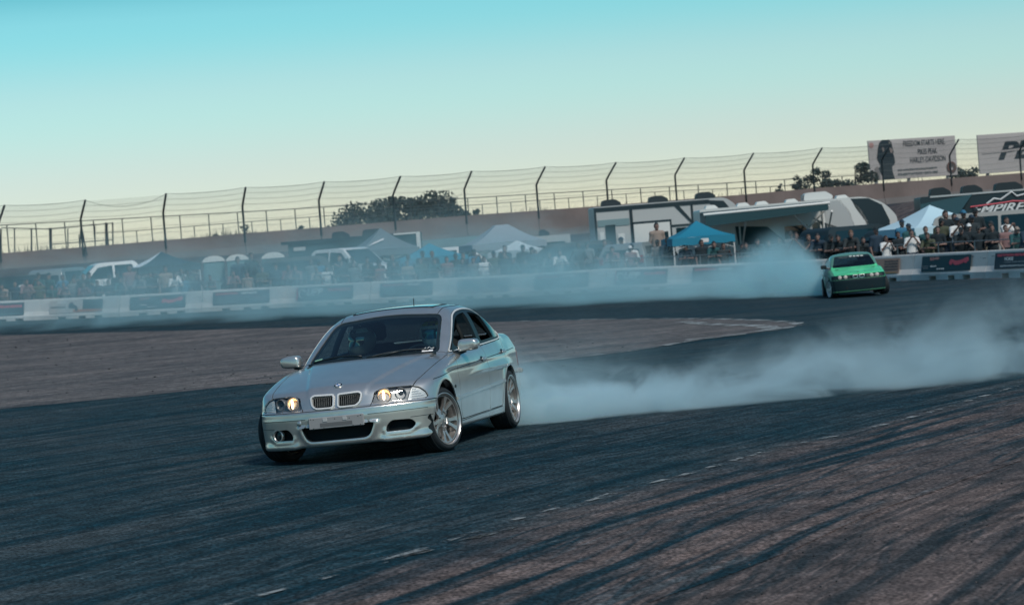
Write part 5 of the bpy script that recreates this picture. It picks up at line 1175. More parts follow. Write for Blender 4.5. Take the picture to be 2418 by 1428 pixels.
obj('roof_edge', G().box(-L/2-.3, L*.30, -1.3, -1.2, H-.12, H+.02), M_TRIM, o); obj('door_frame', G().box(L*.28, L*.50, -1.235, -1.205, H-.06, H+.01).box(L*.47, L*.50, -1.235, -1.205, H-1.0, H-.06), M_WHT, o); obj('nameplate', G().box(-L*.46, -L*.37, -1.222, -1.205, H-.42, H-.26), M_GP, o); obj('tarp', G().prism([(-L*.13, H-.15), (L*.12, H-.15), (.02*L, H-1.3), (-.01*L, H-1.3)], -1.26, -1.21, 'y'), M_TRIM, o)
o, L, H = trailer('trailer', 1004, 1180, 128, 561, 0, M_LT, 'pale teal trailer between the dark trailer and the grey canopy'); o, L, H = trailer('trailer', 1262, 1352, 126, 556, 0, M_GP, 'short grey trailer with a dark side hatch right of the grey canopy'); obj('hatch', G().box(-L*.36, L*.36, -1.222, -1.205, H-1.3, H-.3), M_TRIM, o); roof_unit(o, -.3, H, None, .5)
# grey and white camper with black trim
o, L, H = trailer('camper', 1406, 1745, 122, 478, math.radians(4), M_GP, 'grey and white camper with black trim and three roof units', 1.22, .55)
for x in (-.36, -.03, .30): roof_unit(o, x*L, H, None, .85)
y = -1.236
for nm, x0, x1, z0, z1, m in (('trim_band', -.5, .30, .925, .985, M_TRIM), ('trim_band', -.5, -.485, .35, .925, M_TRIM), ('trim_band', -.255, -.235, .30, .925, M_TRIM), ('slide_out', -.235, .015, .28, .70, M_WHT), ('trim_band', -.245, .03, .70, .735, M_TRIM), ('trim_band', .015, .03, .3, .70, M_TRIM), ('window', -.085, .0, .42, .56, M_WIN), ('window', .06, .13, .42, .60, M_WIN), ('trim_band', .17, .185, .45, .93, M_TRIM), ('trim_band', .03, .17, .62, .65, M_TRIM), ('window', -.47, -.44, .30, .62, M_WHT), ('window', -.345, -.30, .30, .58, M_WHT), ('door', -.43, -.36, .2, .72, M_DT), ('trim_band', -.48, -.26, .70, .80, M_LT), ('trim_band', .185, .33, .56, .60, M_TRIM), ('front_window', .31, .36, .70, .84, M_GP)):
    obj(nm, G().box(x0*L, x1*L, y-.012-(.10 if nm == 'slide_out' else (.11 if nm == 'window' and -.1 < x0 < .0 else 0)), y+.02, z0*H, z1*H), m, o)
obj('trim_brace', G().prism([(.06*L, .925*H), (.09*L, .925*H), (.185*L, .66*H), (.165*L, .66*H)], y-.02, y, 'y'), M_TRIM, o); obj('front_cap', G().prism([(.255*L, .98*H), (.40*L, .95*H), (.47*L, .75*H), (.43*L, .60*H), (.35*L, .86*H), (.30*L, .93*H)], y-.016, y+.01, 'y'), M_TRIM, o); obj('crate', G().rbox(.12*L, .30*L, -2.0, -1.4, .42*H, .52*H, .03), M_WHT, o)
# white fifth-wheel camper with awning
p = stand(1905, 104); o = empty('camper', tuple(p), math.radians(2), 'white camper with dark graphics, rounded front overhang and open awning', 'camper', 'trailers and campers in the paddock'); s = FPX/104
def X(u): return (u-1905)/s
def Z(u, v): return zat(v, P(u, 600, 104)-np.array([0, 0, 0]))-p[2]
H = Z(1905, 477); xr, xo = X(2030), X(2118)
M_WH2 = mat('camper white', (.56, .575, .56), rough=.4); w_ = 1.2
body = catmull([(X(1655), .7), (X(1655), H-.05), (X(1665), H+.02), (X(1850), H+.04), (X(2000), H+.05), (X(2050), H-.02), (X(2085), H-.25), (X(2112), H-.62), (X(2121), H-1.0), (X(2112), H-1.35), (X(2085), H-1.45), (X(1990), H-1.46), (X(1972), H-1.55), (X(1968), .75)], 1)
obj('box_body', G().prism(rpoly([(X(1655), .6), (X(1655), H), (X(2045), H+.02), (X(2090), H-.30), (X(2118), H-.85), (X(2112), H-1.38), (X(1985), H-1.46), (X(1968), H-1.6), (X(1968), .6)], [.05, .1, .4, .5, .3, .12, .08, .08, .05], 6), -w_, w_, 'y'), M_WH2, o, 'auto')
y = -w_-.003
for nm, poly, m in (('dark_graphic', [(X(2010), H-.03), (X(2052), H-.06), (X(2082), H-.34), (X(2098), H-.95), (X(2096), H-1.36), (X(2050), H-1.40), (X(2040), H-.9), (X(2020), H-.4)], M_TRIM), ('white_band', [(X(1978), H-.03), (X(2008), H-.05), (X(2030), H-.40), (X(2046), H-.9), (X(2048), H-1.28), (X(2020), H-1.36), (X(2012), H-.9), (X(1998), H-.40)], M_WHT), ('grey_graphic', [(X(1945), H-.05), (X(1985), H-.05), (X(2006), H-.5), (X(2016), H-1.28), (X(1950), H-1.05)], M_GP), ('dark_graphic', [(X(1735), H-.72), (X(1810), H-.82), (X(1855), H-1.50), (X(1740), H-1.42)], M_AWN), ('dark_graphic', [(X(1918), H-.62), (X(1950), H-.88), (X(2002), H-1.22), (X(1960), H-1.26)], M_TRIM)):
    obj(nm, G().prism(poly, y-.012, y, 'y'), m, o)
for u0, u1, z0, z1, nm in ((1850, 1904, 1.25, 1.78, 'window'), (1916, 1934, .8, 1.85, 'door'), (1972, 2000, 1.0, 1.5, 'window')): obj(nm, G().box(X(u0), X(u1), y-.014, y, z0, z1), M_WIN, o)
roof_unit(o, X(1942), H+.03, M_WH2, 1.1, True)
for u in (1690, 1765, 1810, 1880, 2000): obj('roof_vent', G().prism(rpoly([(X(u)-.25, H), (X(u)-.18, H+.14), (X(u)+.12, H+.15), (X(u)+.28, H)], .05), -.25, .25, 'y'), M_WHT, o)
aw = obj('awning', G().add([(X(1652), -w_-.02, H-.10), (X(1945), -w_-.02, H-.05), (X(1930), -w_-2.3, H-.16), (X(1660), -w_-2.3, H-.24)], [(0, 1, 2, 3)]), M_AWN, o); obj('roller_tube', G().tube([(X(1648), -w_-2.32, H-.22), (X(1938), -w_-2.32, H-.14)], .05, 8), M_WHT, aw); obj('awning_valance', G().add([(X(1652), -w_-2.34, H-.24), (X(1934), -w_-2.34, H-.16), (X(1934), -w_-2.34, H-.40), (X(1652), -w_-2.34, H-.66)], [(0, 1, 2, 3)]), M_AWN, aw)
for u in (1745, 1942): obj('awning_arm', G().tube([(X(u), -w_-2.3, H-.45), (X(u)+(.02), -w_-.05, 1.0)], .035, 6).tube([(X(u), -w_-.06, H-.15), (X(u), -w_-.06, .3)], .035, 6), M_WHT, aw)
obj('awning_arm', G().tube([(X(1846), -w_-2.2, H-.35), (X(1908), -w_-.8, 1.45)], .045, 6).tube([(X(1945), -w_-1.4, H-.25), (X(1898), -w_-.9, 1.65)], .035, 6), M_WHT, aw); obj('awning_arm', G().tube([(X(1668), -w_-2.25, H-.8), (X(1712), -w_-2.0, 1.55)], .04, 6), M_GP, aw); road_wheels(o, (X(1780), X(1825)), w_, .36)
# black trailer with the lettered awning side
o, L, H = trailer('trailer', 2178, 2560, 99, 452, math.radians(-3), M_TRIM, 'black trailer lettered EMPIRE with a white mountain outline', 1.2); y = -1.206
roof_unit(o, -.36*L, H, None, .75); roof_unit(o, -.165*L, H, None, .75); roof_unit(o, .06*L, H, None, 1.0)
obj('side_awning', G().add([(-L*.5, -1.21, H-.25), (-L*.18, -1.21, H-.02), (-L*.30, -2.2, H-.75), (-L*.52, -2.2, H-.62)], [(0, 1, 2, 3)]), M_AWN, o); obj('roof_rail', G().box(-L*.44, L*.5, -1.23, -1.205, H-.05, H+.01), M_GP, o); obj('window_frame', G().box(-L*.40, -L*.23, -1.222, -1.205, H-.86, H-.80).box(-L*.245, -L*.23, -1.222, -1.205, H-1.2, H-.86), M_GP, o)
letters(o, 'EMPIRE', .30, -.045*L, H-.62, y-.006, M_('print white', (.62, .64, .64)), .03, .45, 1.35); mt = [(-.10, .62), (-.055, .80), (-.015, .74), (.055, 1.0), (.085, .82), (.14, .88), (.19, .70), (.24, .62)]
obj('mountain_outline', G().tube([(a*L, y-.012, H-.42+(b-.62)*.95) for a, b in mt], .035, 5), M_('print white', (.62, .64, .64)), o); obj('red_line', G().tube([(a*L, y-.012, H-.44+b*.6) for a, b in ((-.20, -.08), (-.08, -.02), (.0, .02), (.06, .08), (.14, .0), (.25, .03))], .03, 5), M_('print red', (.42, .05, .06)), o); obj('red_line', G().box(-.2*L, .3*L, y-.012, y, H-.86, H-.82), M_('print dim red', (.11, .06, .07)), o)
# ------------------------------------------------------------------ people: one continuous body grown from a jointed figure, with clothes over it
def seg(p, a, b, ra, rb):
    a, b = np.array(a, float), np.array(b, float); d = b-a; L2 = d@d+1e-9; t = np.clip(((p-a)@d)/L2, 0, 1); return np.linalg.norm(p-a-t[:, None]*d, axis=1)-(ra+(rb-ra)*t)
def ellf(p, c, r): q = (p-np.array(c))/np.array(r); k = np.linalg.norm(q, axis=1); return (k-1)*min(r)
def figure(name, arms=None, lean=0.0, seated=False, h=.026, head_turn=0.0, feet=((.10, 0), (-.10, 0))):
    """returns the mesh data of a figure 1.76 m tall facing -y; arms = ((elbow, wrist), (elbow, wrist)) right and left"""
    hip, kn = .93, .50; L = math.radians(lean)
    def up(x, y, z): zz = z-hip; return np.array([x, y-math.sin(L)*zz, hip+math.cos(L)*zz])
    J = dict(neck=up(0, .01, 1.46), head=up(0, -.01, 1.63), sR=up(-.185, .01, 1.40), sL=up(.185, .01, 1.40))
    arms = arms or (((-.25, .03, 1.12), (-.25, -.06, .86)), ((.25, .03, 1.12), (.25, -.06, .86)))
    if seated: legs = [((s*.10, 0, hip), (s*.13, -.42, hip+.07), (s*.13, -.80, hip-.12)) for s in (-1, 1)]
    else: legs = [((s*.095, 0, .90), (s*.10+f[0]*.3, f[1]*.5-.02, kn), (f[0], f[1], .07)) for s, f in zip((1, -1), feet)]
    groups = {}
    def F(p):
        parts = []
        t = np.minimum(1e9, 1e9)
        tor = smin(ellf(p, up(0, .01, 1.24), (.175, .115, .26)), ellf(p, up(0, .01, 1.02), (.155, .11, .20)), .08); tor = smin(tor, seg(p, J['sR'], J['sL'], .068, .068), .07); pel = ellf(p, (0, .01, .93), (.165, .115, .13))
        leg = np.full(len(p), 9.0); foot = leg.copy()
        for a, b, c in legs:
            leg = np.minimum(leg, smin(seg(p, a, b, .086, .060), seg(p, b, c, .058, .042), .03)); foot = np.minimum(foot, seg(p, c, (c[0], c[1]-.15, c[2]-.025), .045, .035))
        ua = np.full(len(p), 9.0); fa = ua.copy(); hd = ua.copy()
        for s_, (e, w_) in zip((J['sR'], J['sL']), arms):
            ua = np.minimum(ua, seg(p, s_, e, .055, .043)); fa = np.minimum(fa, seg(p, e, w_, .042, .028)); e, w_ = np.array(e), np.array(w_); d = (w_-e)/np.linalg.norm(w_-e); sd = np.cross(d, [0, 1, .2]); sd /= np.linalg.norm(sd)
            pm = w_+d*.055; hh = seg(p, w_, pm, .028, .036)
            for k in range(4): q = pm+sd*(k-1.5)*.019; hh = smin(hh, seg(p, q, q+d*(.055, .065, .062, .048)[k]+np.array([0, -.012, -.01]), .0105, .008), .012)
            hh = smin(hh, seg(p, w_+d*.02+sd*.03, w_+d*.06+sd*.055, .012, .009), .012); hd = np.minimum(hd, hh)
        c = J['head']; hs = ellf(p, c+[0, .01, .015], (.076, .096, .112)); hs = smin(hs, ellf(p, c+[0, -.03, -.07], (.055, .06, .05)), .03); hs = smin(hs, seg(p, c+[0, -.088, -.005], c+[0, -.112, -.03], .010, .014), .012)
        for s_ in (-1, 1): hs = smin(hs, ellf(p, c+[s_*.078, .012, -.01], (.012, .022, .032)), .01)
        for s_ in (-1, 1): hs = smax(hs, -ellf(p, c+[s_*.033, -.090, .012], (.016, .012, .010)), .01)
        hs = smax(hs, -seg(p, c+[-.022, -.094, -.062], c+[.022, -.094, -.062], .004, .004), .006); nk = seg(p, J['neck']-[0, 0, .06], c-[0, -.015, .06], .055, .050)
        groups['v'] = np.stack([tor, pel, leg, foot, ua, fa, hd, hs, nk], 1)
        o = smin(tor, pel, .07); o = smin(o, leg, .05); o = smin(o, foot, .03); o = smin(o, ua, .045); o = smin(o, fa, .02); o = smin(o, hd, .015); o = smin(o, nk, .03); return smin(o, hs, .02)
    ff = lambda x, y, z: F(np.stack([np.ravel(x), np.ravel(y), np.ravel(z)], 1)).reshape(np.shape(x))
    lo = (-.62, -1.10, -.0 if not seated else .38); hi = (.62, .42, 1.86)
    V, N, T = mesh_sdf(ff, lo, hi, h); F(V); lab = groups['v'].argmin(1); g = groups['v']
    def sub(ok): t = T[ok[T].all(1)]; return compact(V, N, t) if len(t) else None
    c = J['head']
    dh = V-c
    hair = (lab == 7) & ((dh[:, 2] > .055) | ((dh[:, 1] > .0) & (dh[:, 2] > -.05) & (np.abs(dh[:, 0]) < .078))) & (dh[:, 1] > -.088)
    cap = (lab == 7) & (dh[:, 2] > .035)
    data = dict(body=(V, N, T), shirt=sub((lab == 0) | (lab == 4) | ((lab == 8) & (V[:, 2] < 1.44)) | ((lab == 1) & (V[:, 2] > .93))), long=sub(np.isin(lab, (0, 4, 5)) | ((lab == 1) & (V[:, 2] > .93))), trousers=sub(np.isin(lab, (1, 2))), shorts=sub((lab == 1) | ((lab == 2) & (V[:, 2] > .48))), shoes=sub(lab == 3), hair=sub(hair), cap=sub(cap), head=c)
    me = {}
    root = bpy.data.objects.new('tmp', None)
    for k, off, lip in (('body', 0, 0), ('shirt', .013, .012), ('long', .013, .012), ('trousers', .012, .01), ('shorts', .013, .012), ('shoes', .008, .01), ('hair', .014, .014), ('cap', .016, .016)):
        if data[k] is None: continue
        o = skin(k, data[k], None, None, off, lip); me[k] = o.data; bpy.data.objects.remove(o)
    br = G().lathe([(.070, .0), (.085, -.004), (.12, -.012), (.118, -.016), (.07, -.006)], 20, 'z', (0, 0, 0)); vv = [(x, y, z) for x, y, z in br.v]
    o = obj('brim', G().add([(c[0]+.075*math.sin(a)*(1+.0*k), c[1]-.078-.085*k*max(0, math.cos(a))-.012*math.cos(a), c[2]+.052-.018*k) for k in (0, 1) for a in np.linspace(-1.2, 1.2, 9)], [(i, i+1, i+10, i+9) for i in range(8)]), None); me['brim'] = o.data; bpy.data.objects.remove(o); me['head'] = c
    return me
SKIN = [mat('skin %d' % i, c, rough=.55) for i, c in enumerate(((.20, .125, .105), (.15, .090, .075), (.24, .155, .13), (.09, .055, .045)))]; HAIR = [mat('hair %d' % i, c, rough=.6) for i, c in enumerate(((.008, .010, .012), (.03, .018, .012), (.012, .014, .016), (.10, .06, .035)))]
CL = {k: mat('cloth '+k, c, rough=.9) for k, c in dict(black=(.008, .018, .024), navy=(.012, .032, .055), white=(.60, .62, .62), grey=(.14, .16, .17), teal=(.015, .075, .085), tan=(.26, .21, .18), red=(.13, .03, .035), blue=(.03, .14, .24), olive=(.06, .07, .045), khaki=(.22, .19, .14), denim=(.04, .065, .10), rose=(.19, .115, .115), charcoal=(.02, .03, .035)).items()}
POSE = dict(stand=dict(), phone=dict(arms=(((-.27, -.14, 1.18), (-.06, -.30, 1.47)), ((.27, -.14, 1.18), (.06, -.30, 1.47)))), lean=dict(lean=24, arms=(((-.27, -.38, 1.10), (-.10, -.60, 1.12)), ((.27, -.38, 1.10), (.08, -.62, 1.13)))), cross=dict(arms=(((-.27, -.04, 1.12), (-.02, -.20, 1.16)), ((.27, -.04, 1.12), (.03, -.22, 1.11)))), point=dict(arms=(((-.25, .0, 1.13), (-.22, -.16, .92)), ((.27, -.18, 1.24), (.14, -.42, 1.40)))), hips=dict(arms=(((-.34, .08, 1.14), (-.20, -.02, .97)), ((.34, .08, 1.14), (.20, -.02, .97)))))
FIG = {k: figure(k, **v) for k, v in POSE.items()}
def person(pose, loc, rz, h, shirt, legs, label, hair=0, skin_=0, hat=None, sleeves='shirt', lower='trousers', group='spectators behind the barrier', fig=None):
    f = fig or FIG[pose]; r = empty('person', tuple(loc), rz, label, 'person', group); sc = h/1.76; r.scale = (sc, sc, sc)
    def put(key, m, nm=None):
        if key not in f: return
        o = bpy.data.objects.new(nm or key, f[key]); COL.objects.link(o); o.parent = r
        if not f[key].materials: f[key].materials.append(None)
        o.material_slots[0].link = 'OBJECT'; o.material_slots[0].material = m; return o
    put('body', SKIN[skin_]); put(sleeves, CL[shirt], 'shirt'); put(lower, CL[legs], lower); put('shoes', CL['black'])
    if hat: put('cap', CL[hat]); put('brim', CL[hat], 'cap_brim')
    else: put('hair', HAIR[hair])
    return r
# each spectator: column, row of the head top, metres ahead, pose, turn, shirt, ... ; heights follow from the rows
def crowd(u, v, d, pose, rz, shirt, legs, label, hair=0, sk=0, hat=None, sl='shirt', low='trousers', base=None):
    d = max(d, float(np.interp(u, BJX, BJD))+1.3); p = stand(u, d)
    if base is not None: p[2] += base
    h = zat(v, p)-p[2]; k = {'lean': .945}.get(pose, 1.0); h = h/k
    if h < 1.45 or h > 1.95: h = min(max(h, 1.50), 1.92); p[2] = zat(v, p)-h*k
    return person(pose, p, rz, h, shirt, legs, label, hair, sk, hat, sl, low)
SPOT = [  # right of the green car
 (2077, 536, 89.6, 'stand', .5, 'navy', 'black', 'person in dark shirt and cap at the left leg of the pale canopy', 0, 1, 'black'), (2099, 556, 89.8, 'phone', .3, 'white', 'khaki', 'person in white top and sunglasses left of the man filming', 1, 1, None), (2160, 542, 89.2, 'phone', 0, 'white', 'denim', 'man in white T-shirt filming with both hands under the pale canopy', 0, 0, None),
 (2128, 547, 91.0, 'cross', .2, 'black', 'black', 'person in black standing just left of the man in white', 0, 1, None), (2200, 551, 89.0, 'lean', -.3, 'olive', 'grey', 'long-haired person leaning on the rail right of the man in white', 1, 1, None), (2222, 534, 89.2, 'cross', -.3, 'black', 'black', 'person in black with bushy dark hair right of the man in white', 0, 0, None),
 (2242, 497, 91.5, 'point', .6, 'black', 'black', 'person in black filming from the raised truck bed', 0, 0, None), (2262, 504, 91.7, 'stand', -.1, 'tan', 'black', 'person in tan shirt standing on the truck bed', 0, 0, None), (2284, 496, 91.6, 'stand', .4, 'black', 'black', 'person in black with blue cap on the truck bed', 0, 1, 'blue'), (2312, 491, 91.4, 'cross', .1, 'black', 'charcoal', 'tall person in black shirt with dark cap on the truck bed', 0, 1, 'black'),
 (2272, 539, 88.2, 'lean', .1, 'black', 'olive', 'person with dark cap leaning on the rail below the tan shirt', 0, 0, 'black'), (2296, 528, 88.6, 'cross', 0, 'black', 'black', 'person in black with a white cap at the rail', 0, 0, 'white'), (2318, 533, 87.6, 'hips', .0, 'black', 'black', 'broad person in black with bare arms at the rail below the tall person', 0, 1, 'charcoal'), (2350, 530, 87.4, 'cross', -.2, 'black', 'black', 'person in dark jacket with short hair right of the broad person in black', 1, 0, None), (2382, 531, 86.4, 'point', .3, 'rose', 'black', 'person in rose top half hidden near the right edge', 1, 2, None),
 (2402, 538, 85.4, 'lean', .2, 'teal', 'denim', 'person in teal leaning with a pale cap near the right edge', 1, 0, 'tan'), (2425, 530, 84.6, 'lean', .4, 'navy', 'black', 'person in dark blue leaning in at the right picture edge', 0, 0, None),
 # between the smoke and the green car
 (1940, 553, 93.4, 'lean', -.2, 'navy', 'black', 'person leaning on the rail just above the green car mirror', 0, 0, None), (1966, 555, 93.0, 'lean', .1, 'black', 'black', 'person with dark cap leaning on the rail above the green car roof', 0, 0, 'black'), (1990, 556, 92.8, 'lean', -.3, 'black', 'black', 'person in black leaning next to the bald man', 0, 1, None), (2015, 546, 92.2, 'lean', .0, 'charcoal', 'grey', 'bald man in dark jacket leaning on the rail above the green car', 3, 0, None), (2038, 562, 91.8, 'lean', .3, 'charcoal', 'black', 'person in dark coat leaning right of the bald man', 0, 0, None),
 (1755, 578, 97.2, 'lean', .2, 'black', 'black', 'dark-haired person first of the four leaning under the camper awning', 0, 0, None), (1770, 574, 97.0, 'lean', -.2, 'black', 'black', 'dark-haired person second of the four leaning under the camper awning', 0, 0, None), (1786, 567, 96.8, 'lean', .5, 'black', 'denim', 'person stretching forward in black under the camper awning', 0, 0, None), (1817, 570, 96.2, 'lean', .2, 'black', 'black', 'person with hand raised to face, right of those under the awning', 1, 0, None),
 (1664, 566, 98.6, 'stand', .2, 'black', 'black', 'person in dark clothes under the turquoise canopy', 0, 1, None), (1690, 572, 98.2, 'lean', .1, 'teal', 'grey', 'person in dark teal leaning right of the turquoise canopy leg', 0, 0, None), (1715, 574, 97.9, 'point', .2, 'charcoal', 'black', 'person in charcoal with an arm out beside the camper', 1, 0, None), (1560, 526, 103, 'stand', .1, 'tan', 'khaki', 'person in tan T-shirt standing high left of the turquoise canopy', 0, 0, None),
 (1495, 580, 100.2, 'stand', .2, 'rose', 'black', 'person in rose top veiled by thick smoke', 1, 0, 'white'), (1455, 584, 100.6, 'lean', -.2, 'rose', 'denim', 'person veiled by smoke left of the person in the white cap', 0, 0, None), (1625, 578, 99, 'lean', 0, 'navy', 'black', 'person behind thick smoke left of the canopy leg', 0, 0, None)]
for a in SPOT: crowd(*a)
LEFT = [(1325, 592, 101, 'lean', .2, 'white', 'tan', 'man in bright white T-shirt leaning on the rail', 0, 0), (1305, 597, 101.3, 'lean', -.1, 'grey', 'black', 'person in grey leaning beside the bright white T-shirt', 0, 1), (1271, 590, 102.6, 'stand', .3, 'black', 'black', 'dark figure under the edge of the white canopy', 0, 0), (1198, 594, 102.4, 'stand', -.2, 'black', 'navy', 'dark-haired figure standing before the white canopy', 0, 0), (1216, 611, 102, 'lean', .1, 'teal', 'black', 'person in teal leaning below the white canopy', 0, 0), (1244, 614, 101.6, 'cross', 0, 'black', 'black', 'person in black with folded arms below the white canopy', 0, 0), (1150, 605, 103, 'point', .2, 'white', 'grey', 'person in white standing left of the white canopy', 0, 0), (1124, 608, 103, 'stand', -.2, 'grey', 'black', 'person in grey between the blue and white canopies', 1, 0), (1098, 610, 103.4, 'cross', .2, 'navy', 'black', 'person in navy under the right side of the blue canopy', 0, 0), (1062, 606, 103.6, 'stand', 0, 'rose', 'denim', 'person in rose under the blue canopy', 1, 2),
 (1030, 612, 103.8, 'lean', .2, 'teal', 'black', 'person in teal leaning below the blue canopy', 0, 0), (1000, 609, 104, 'stand', -.2, 'olive', 'black', 'person in olive left under the blue canopy', 0, 0), (968, 614, 104, 'cross', .1, 'tan', 'navy', 'person in tan with folded arms left of the blue canopy', 0, 0), (940, 618, 104.2, 'lean', -.2, 'black', 'black', 'person in black leaning right of the white pickup', 0, 0), (903, 620, 104.6, 'point', .5, 'rose', 'black', 'person pointing right of the white pickup hood', 0, 0), (874, 621, 104.4, 'cross', .1, 'black', 'black', 'person in black with folded arms at the white pickup hood', 0, 0), (842, 618, 104.8, 'stand', -.2, 'grey', 'denim', 'person in grey before the white pickup windshield', 0, 0), (813, 615, 104.8, 'cross', .1, 'black', 'black', 'person in black with bare folded arms before the white pickup door', 0, 0), (778, 628, 104.9, 'point', .1, 'white', 'black', 'person in white before the white pickup rear door', 0, 0), (752, 632, 105, 'lean', .2, 'tan', 'black', 'person in tan leaning at the white pickup bed', 0, 0), (708, 628, 105.2, 'lean', -.2, 'rose', 'black', 'person in rose leaning right of the dark wagon', 1, 0), (686, 626, 105.2, 'lean', .2, 'red', 'black', 'person in red leaning before the dark wagon', 1, 0), (658, 623, 105.3, 'stand', .1, 'navy', 'black', 'person in navy before the dark wagon', 0, 0), (626, 629, 105.4, 'cross', .0, 'olive', 'black', 'person in olive with folded arms left of the dark wagon', 1, 0),
 (602, 597, 109.5, 'point', .3, 'black', 'black', 'tall dark figure before the portable toilets', 0, 0), (570, 606, 108, 'stand', .2, 'navy', 'navy', 'dark figure before the middle portable toilet', 0, 0), (590, 642, 105.6, 'stand', -.1, 'tan', 'khaki', 'person in tan at the rail below the tall dark figure', 0, 0), (556, 640, 105.8, 'lean', .2, 'rose', 'grey', 'person in rose leaning below the portable toilets', 0, 0), (508, 650, 106, 'lean', -.3, 'grey', 'black', 'person in grey leaning below the left portable toilet', 0, 0), (470, 648, 106, 'point', .3, 'navy', 'black', 'person in navy right of the dark canopy', 0, 0), (440, 650, 106.2, 'stand', .1, 'blue', 'black', 'person in blue below the dark canopy right side', 0, 0), (419, 645, 106.2, 'lean', .2, 'white', 'black', 'person in white printed top below the dark canopy', 0, 0), (398, 628, 107.2, 'stand', .1, 'tan', 'black', 'person in tan under the dark canopy', 0, 0), (362, 642, 106.6, 'cross', .1, 'black', 'black', 'person in black under the dark canopy peak', 0, 0), (340, 648, 106.4, 'lean', -.2, 'grey', 'navy', 'person in grey leaning below the dark canopy', 0, 0), (314, 625, 107, 'point', .4, 'rose', 'black', 'person in rose with an arm stretched before the white canopy side', 0, 0), (290, 656, 106.6, 'lean', .2, 'teal', 'teal', 'person in teal before the white truck cab', 0, 0), (262, 660, 106.8, 'cross', .1, 'black', 'black', 'person in black before the white truck cab', 0, 0), (236, 664, 107, 'lean', .1, 'navy', 'black', 'person in navy left of the white truck cab', 0, 0), (204, 645, 108, 'stand', .2, 'black', 'black', 'dark figure right of the grey car', 0, 0), (201, 668, 107, 'lean', .3, 'red', 'black', 'person in red at the rail right of the grey car', 0, 0), (160, 667, 107.4, 'lean', -.1, 'rose', 'black', 'person in rose leaning before the grey car', 0, 0), (180, 655, 107.9, 'stand', .2, 'grey', 'denim', 'person in grey standing before the grey car', 0, 0), (128, 672, 107.6, 'cross', .2, 'teal', 'black', 'person in teal left of the grey car', 0, 0), (97, 661, 107.8, 'stand', .1, 'olive', 'black', 'person in olive at the rail near the left edge', 0, 0), (68, 660, 108, 'lean', .3, 'rose', 'black', 'person in rose leaning near the left edge', 0, 0), (42, 664, 108.2, 'stand', 0, 'navy', 'black', 'person in navy near the left edge', 0, 0), (16, 672, 108.4, 'lean', -.2, 'tan', 'black', 'person in tan leaning at the left picture edge', 0, 0), (-6, 668, 108.6, 'cross', .1, 'black', 'black', 'person in black cut by the left picture edge', 0, 0)]
for a in LEFT: crowd(*a)
ORD = 'first second third fourth fifth sixth seventh eighth ninth tenth eleventh twelfth thirteenth fourteenth fifteenth sixteenth seventeenth'.split()
rgc = np.random.default_rng(42)
for lo, hi, n_, lab in ((40, 480, 13, 'second row left of the toilets'), (720, 1290, 17, 'second row between pickup and white canopy'), (1350, 1640, 8, 'second row in the thick smoke'), (1840, 1930, 4, 'row left of the green car'), (2110, 2400, 8, 'second row below the EMPIRE trailer')):
    for k in range(n_):
        u = lo+(hi-lo)*(k+rgc.uniform(.1, .9))/n_; d = float(np.interp(u, BJX, BJD))+rgc.uniform(2.2, 4.5); p = stand(u, d)
        person(('stand', 'cross', 'hips', 'lean', 'point', 'phone')[rgc.integers(6)], p, rgc.uniform(-.7, .7), rgc.uniform(1.58, 1.86), ('black', 'charcoal', 'navy', 'grey', 'teal', 'black', 'olive', 'white', 'blue')[rgc.integers(9)], ('black', 'navy', 'denim', 'khaki')[rgc.integers(4)], f'blurred {ORD[k]} spectator from the left in the {lab}', int(rgc.integers(4)), int(rgc.integers(4)), (None, None, 'black', 'navy', 'charcoal')[rgc.integers(5)], group=lab)
# ------------------------------------------------------------------ the two people in the silver sedan
def helmet(parent, c, m, visor, band):
    f = lambda x, y, z: smax(smin(np.linalg.norm(np.stack([(x-c[0])/1.0, (y-c[1])/1.14, (z-c[2])/1.06], -1), axis=-1)-.140, np.linalg.norm(np.stack([(x-c[0])/.85, (y-c[1]+.06)/1.1, (z-c[2]+.10)/.8], -1), axis=-1)-.11, .05), (c[2]-.16)-z, .02)
    V, N, T = mesh_sdf(f, (c[0]-.2, c[1]-.26, c[2]-.2), (c[0]+.2, c[1]+.2, c[2]+.2), .014); vp = rpoly([(-.118, .045), (.118, .045), (.112, -.045), (.05, -.06), (-.05, -.06), (-.112, -.045)], .02)
    A, B = cut((V, N, T), lambda V: np.maximum(psdf(vp, V[:, 0]-c[0], V[:, 2]-c[2]), V[:, 1]-c[1]+.02), .001); hm = skin('helmet', B, m, parent, 0, .01); skin('visor', A, visor, hm, -.004)
    bd, _ = cut(B, lambda V: np.maximum(np.abs(V[:, 2]-c[2]-.10)-.022, V[:, 1]-c[1]+.01)); skin('helmet_band', bd, band, hm, .003); tm = text_mesh('Arai', .034, .03, .15, 1.0, .002); q = link('helmet_lettering', tm, M_BLK, hm); q.location = (c[0], c[1]-.128, c[2]+.092); q.rotation_euler = (math.radians(62), 0, 0); return hm
SEAT = figure('seat', arms=(((-.27, -.10, 1.16), (-.16, -.36, 1.20)), ((.27, -.10, 1.16), (.16, -.36, 1.20))), seated=True)
def occupant(x, y, label, hm, visor, band, turn):
    W_ = car_world(); r = person('stand', (0, 0, 0), 0, 1.70, 'black', 'black', label, fig=SEAT, sleeves='long', group='people in the silver car'); 
    for ch in list(r.children):
        if ch.name.startswith('hair'): bpy.data.objects.remove(ch)
    r.matrix_world = W_ @ Matrix.Translation((x, y, .44-.93*.96)) @ Matrix.Rotation(math.radians(90)+turn, 4, 'Z') @ Matrix.Diagonal((.96, .96, .96, 1)); helmet(r, SEAT['head']+np.array([0, .0, .01]), hm, visor, band); return r
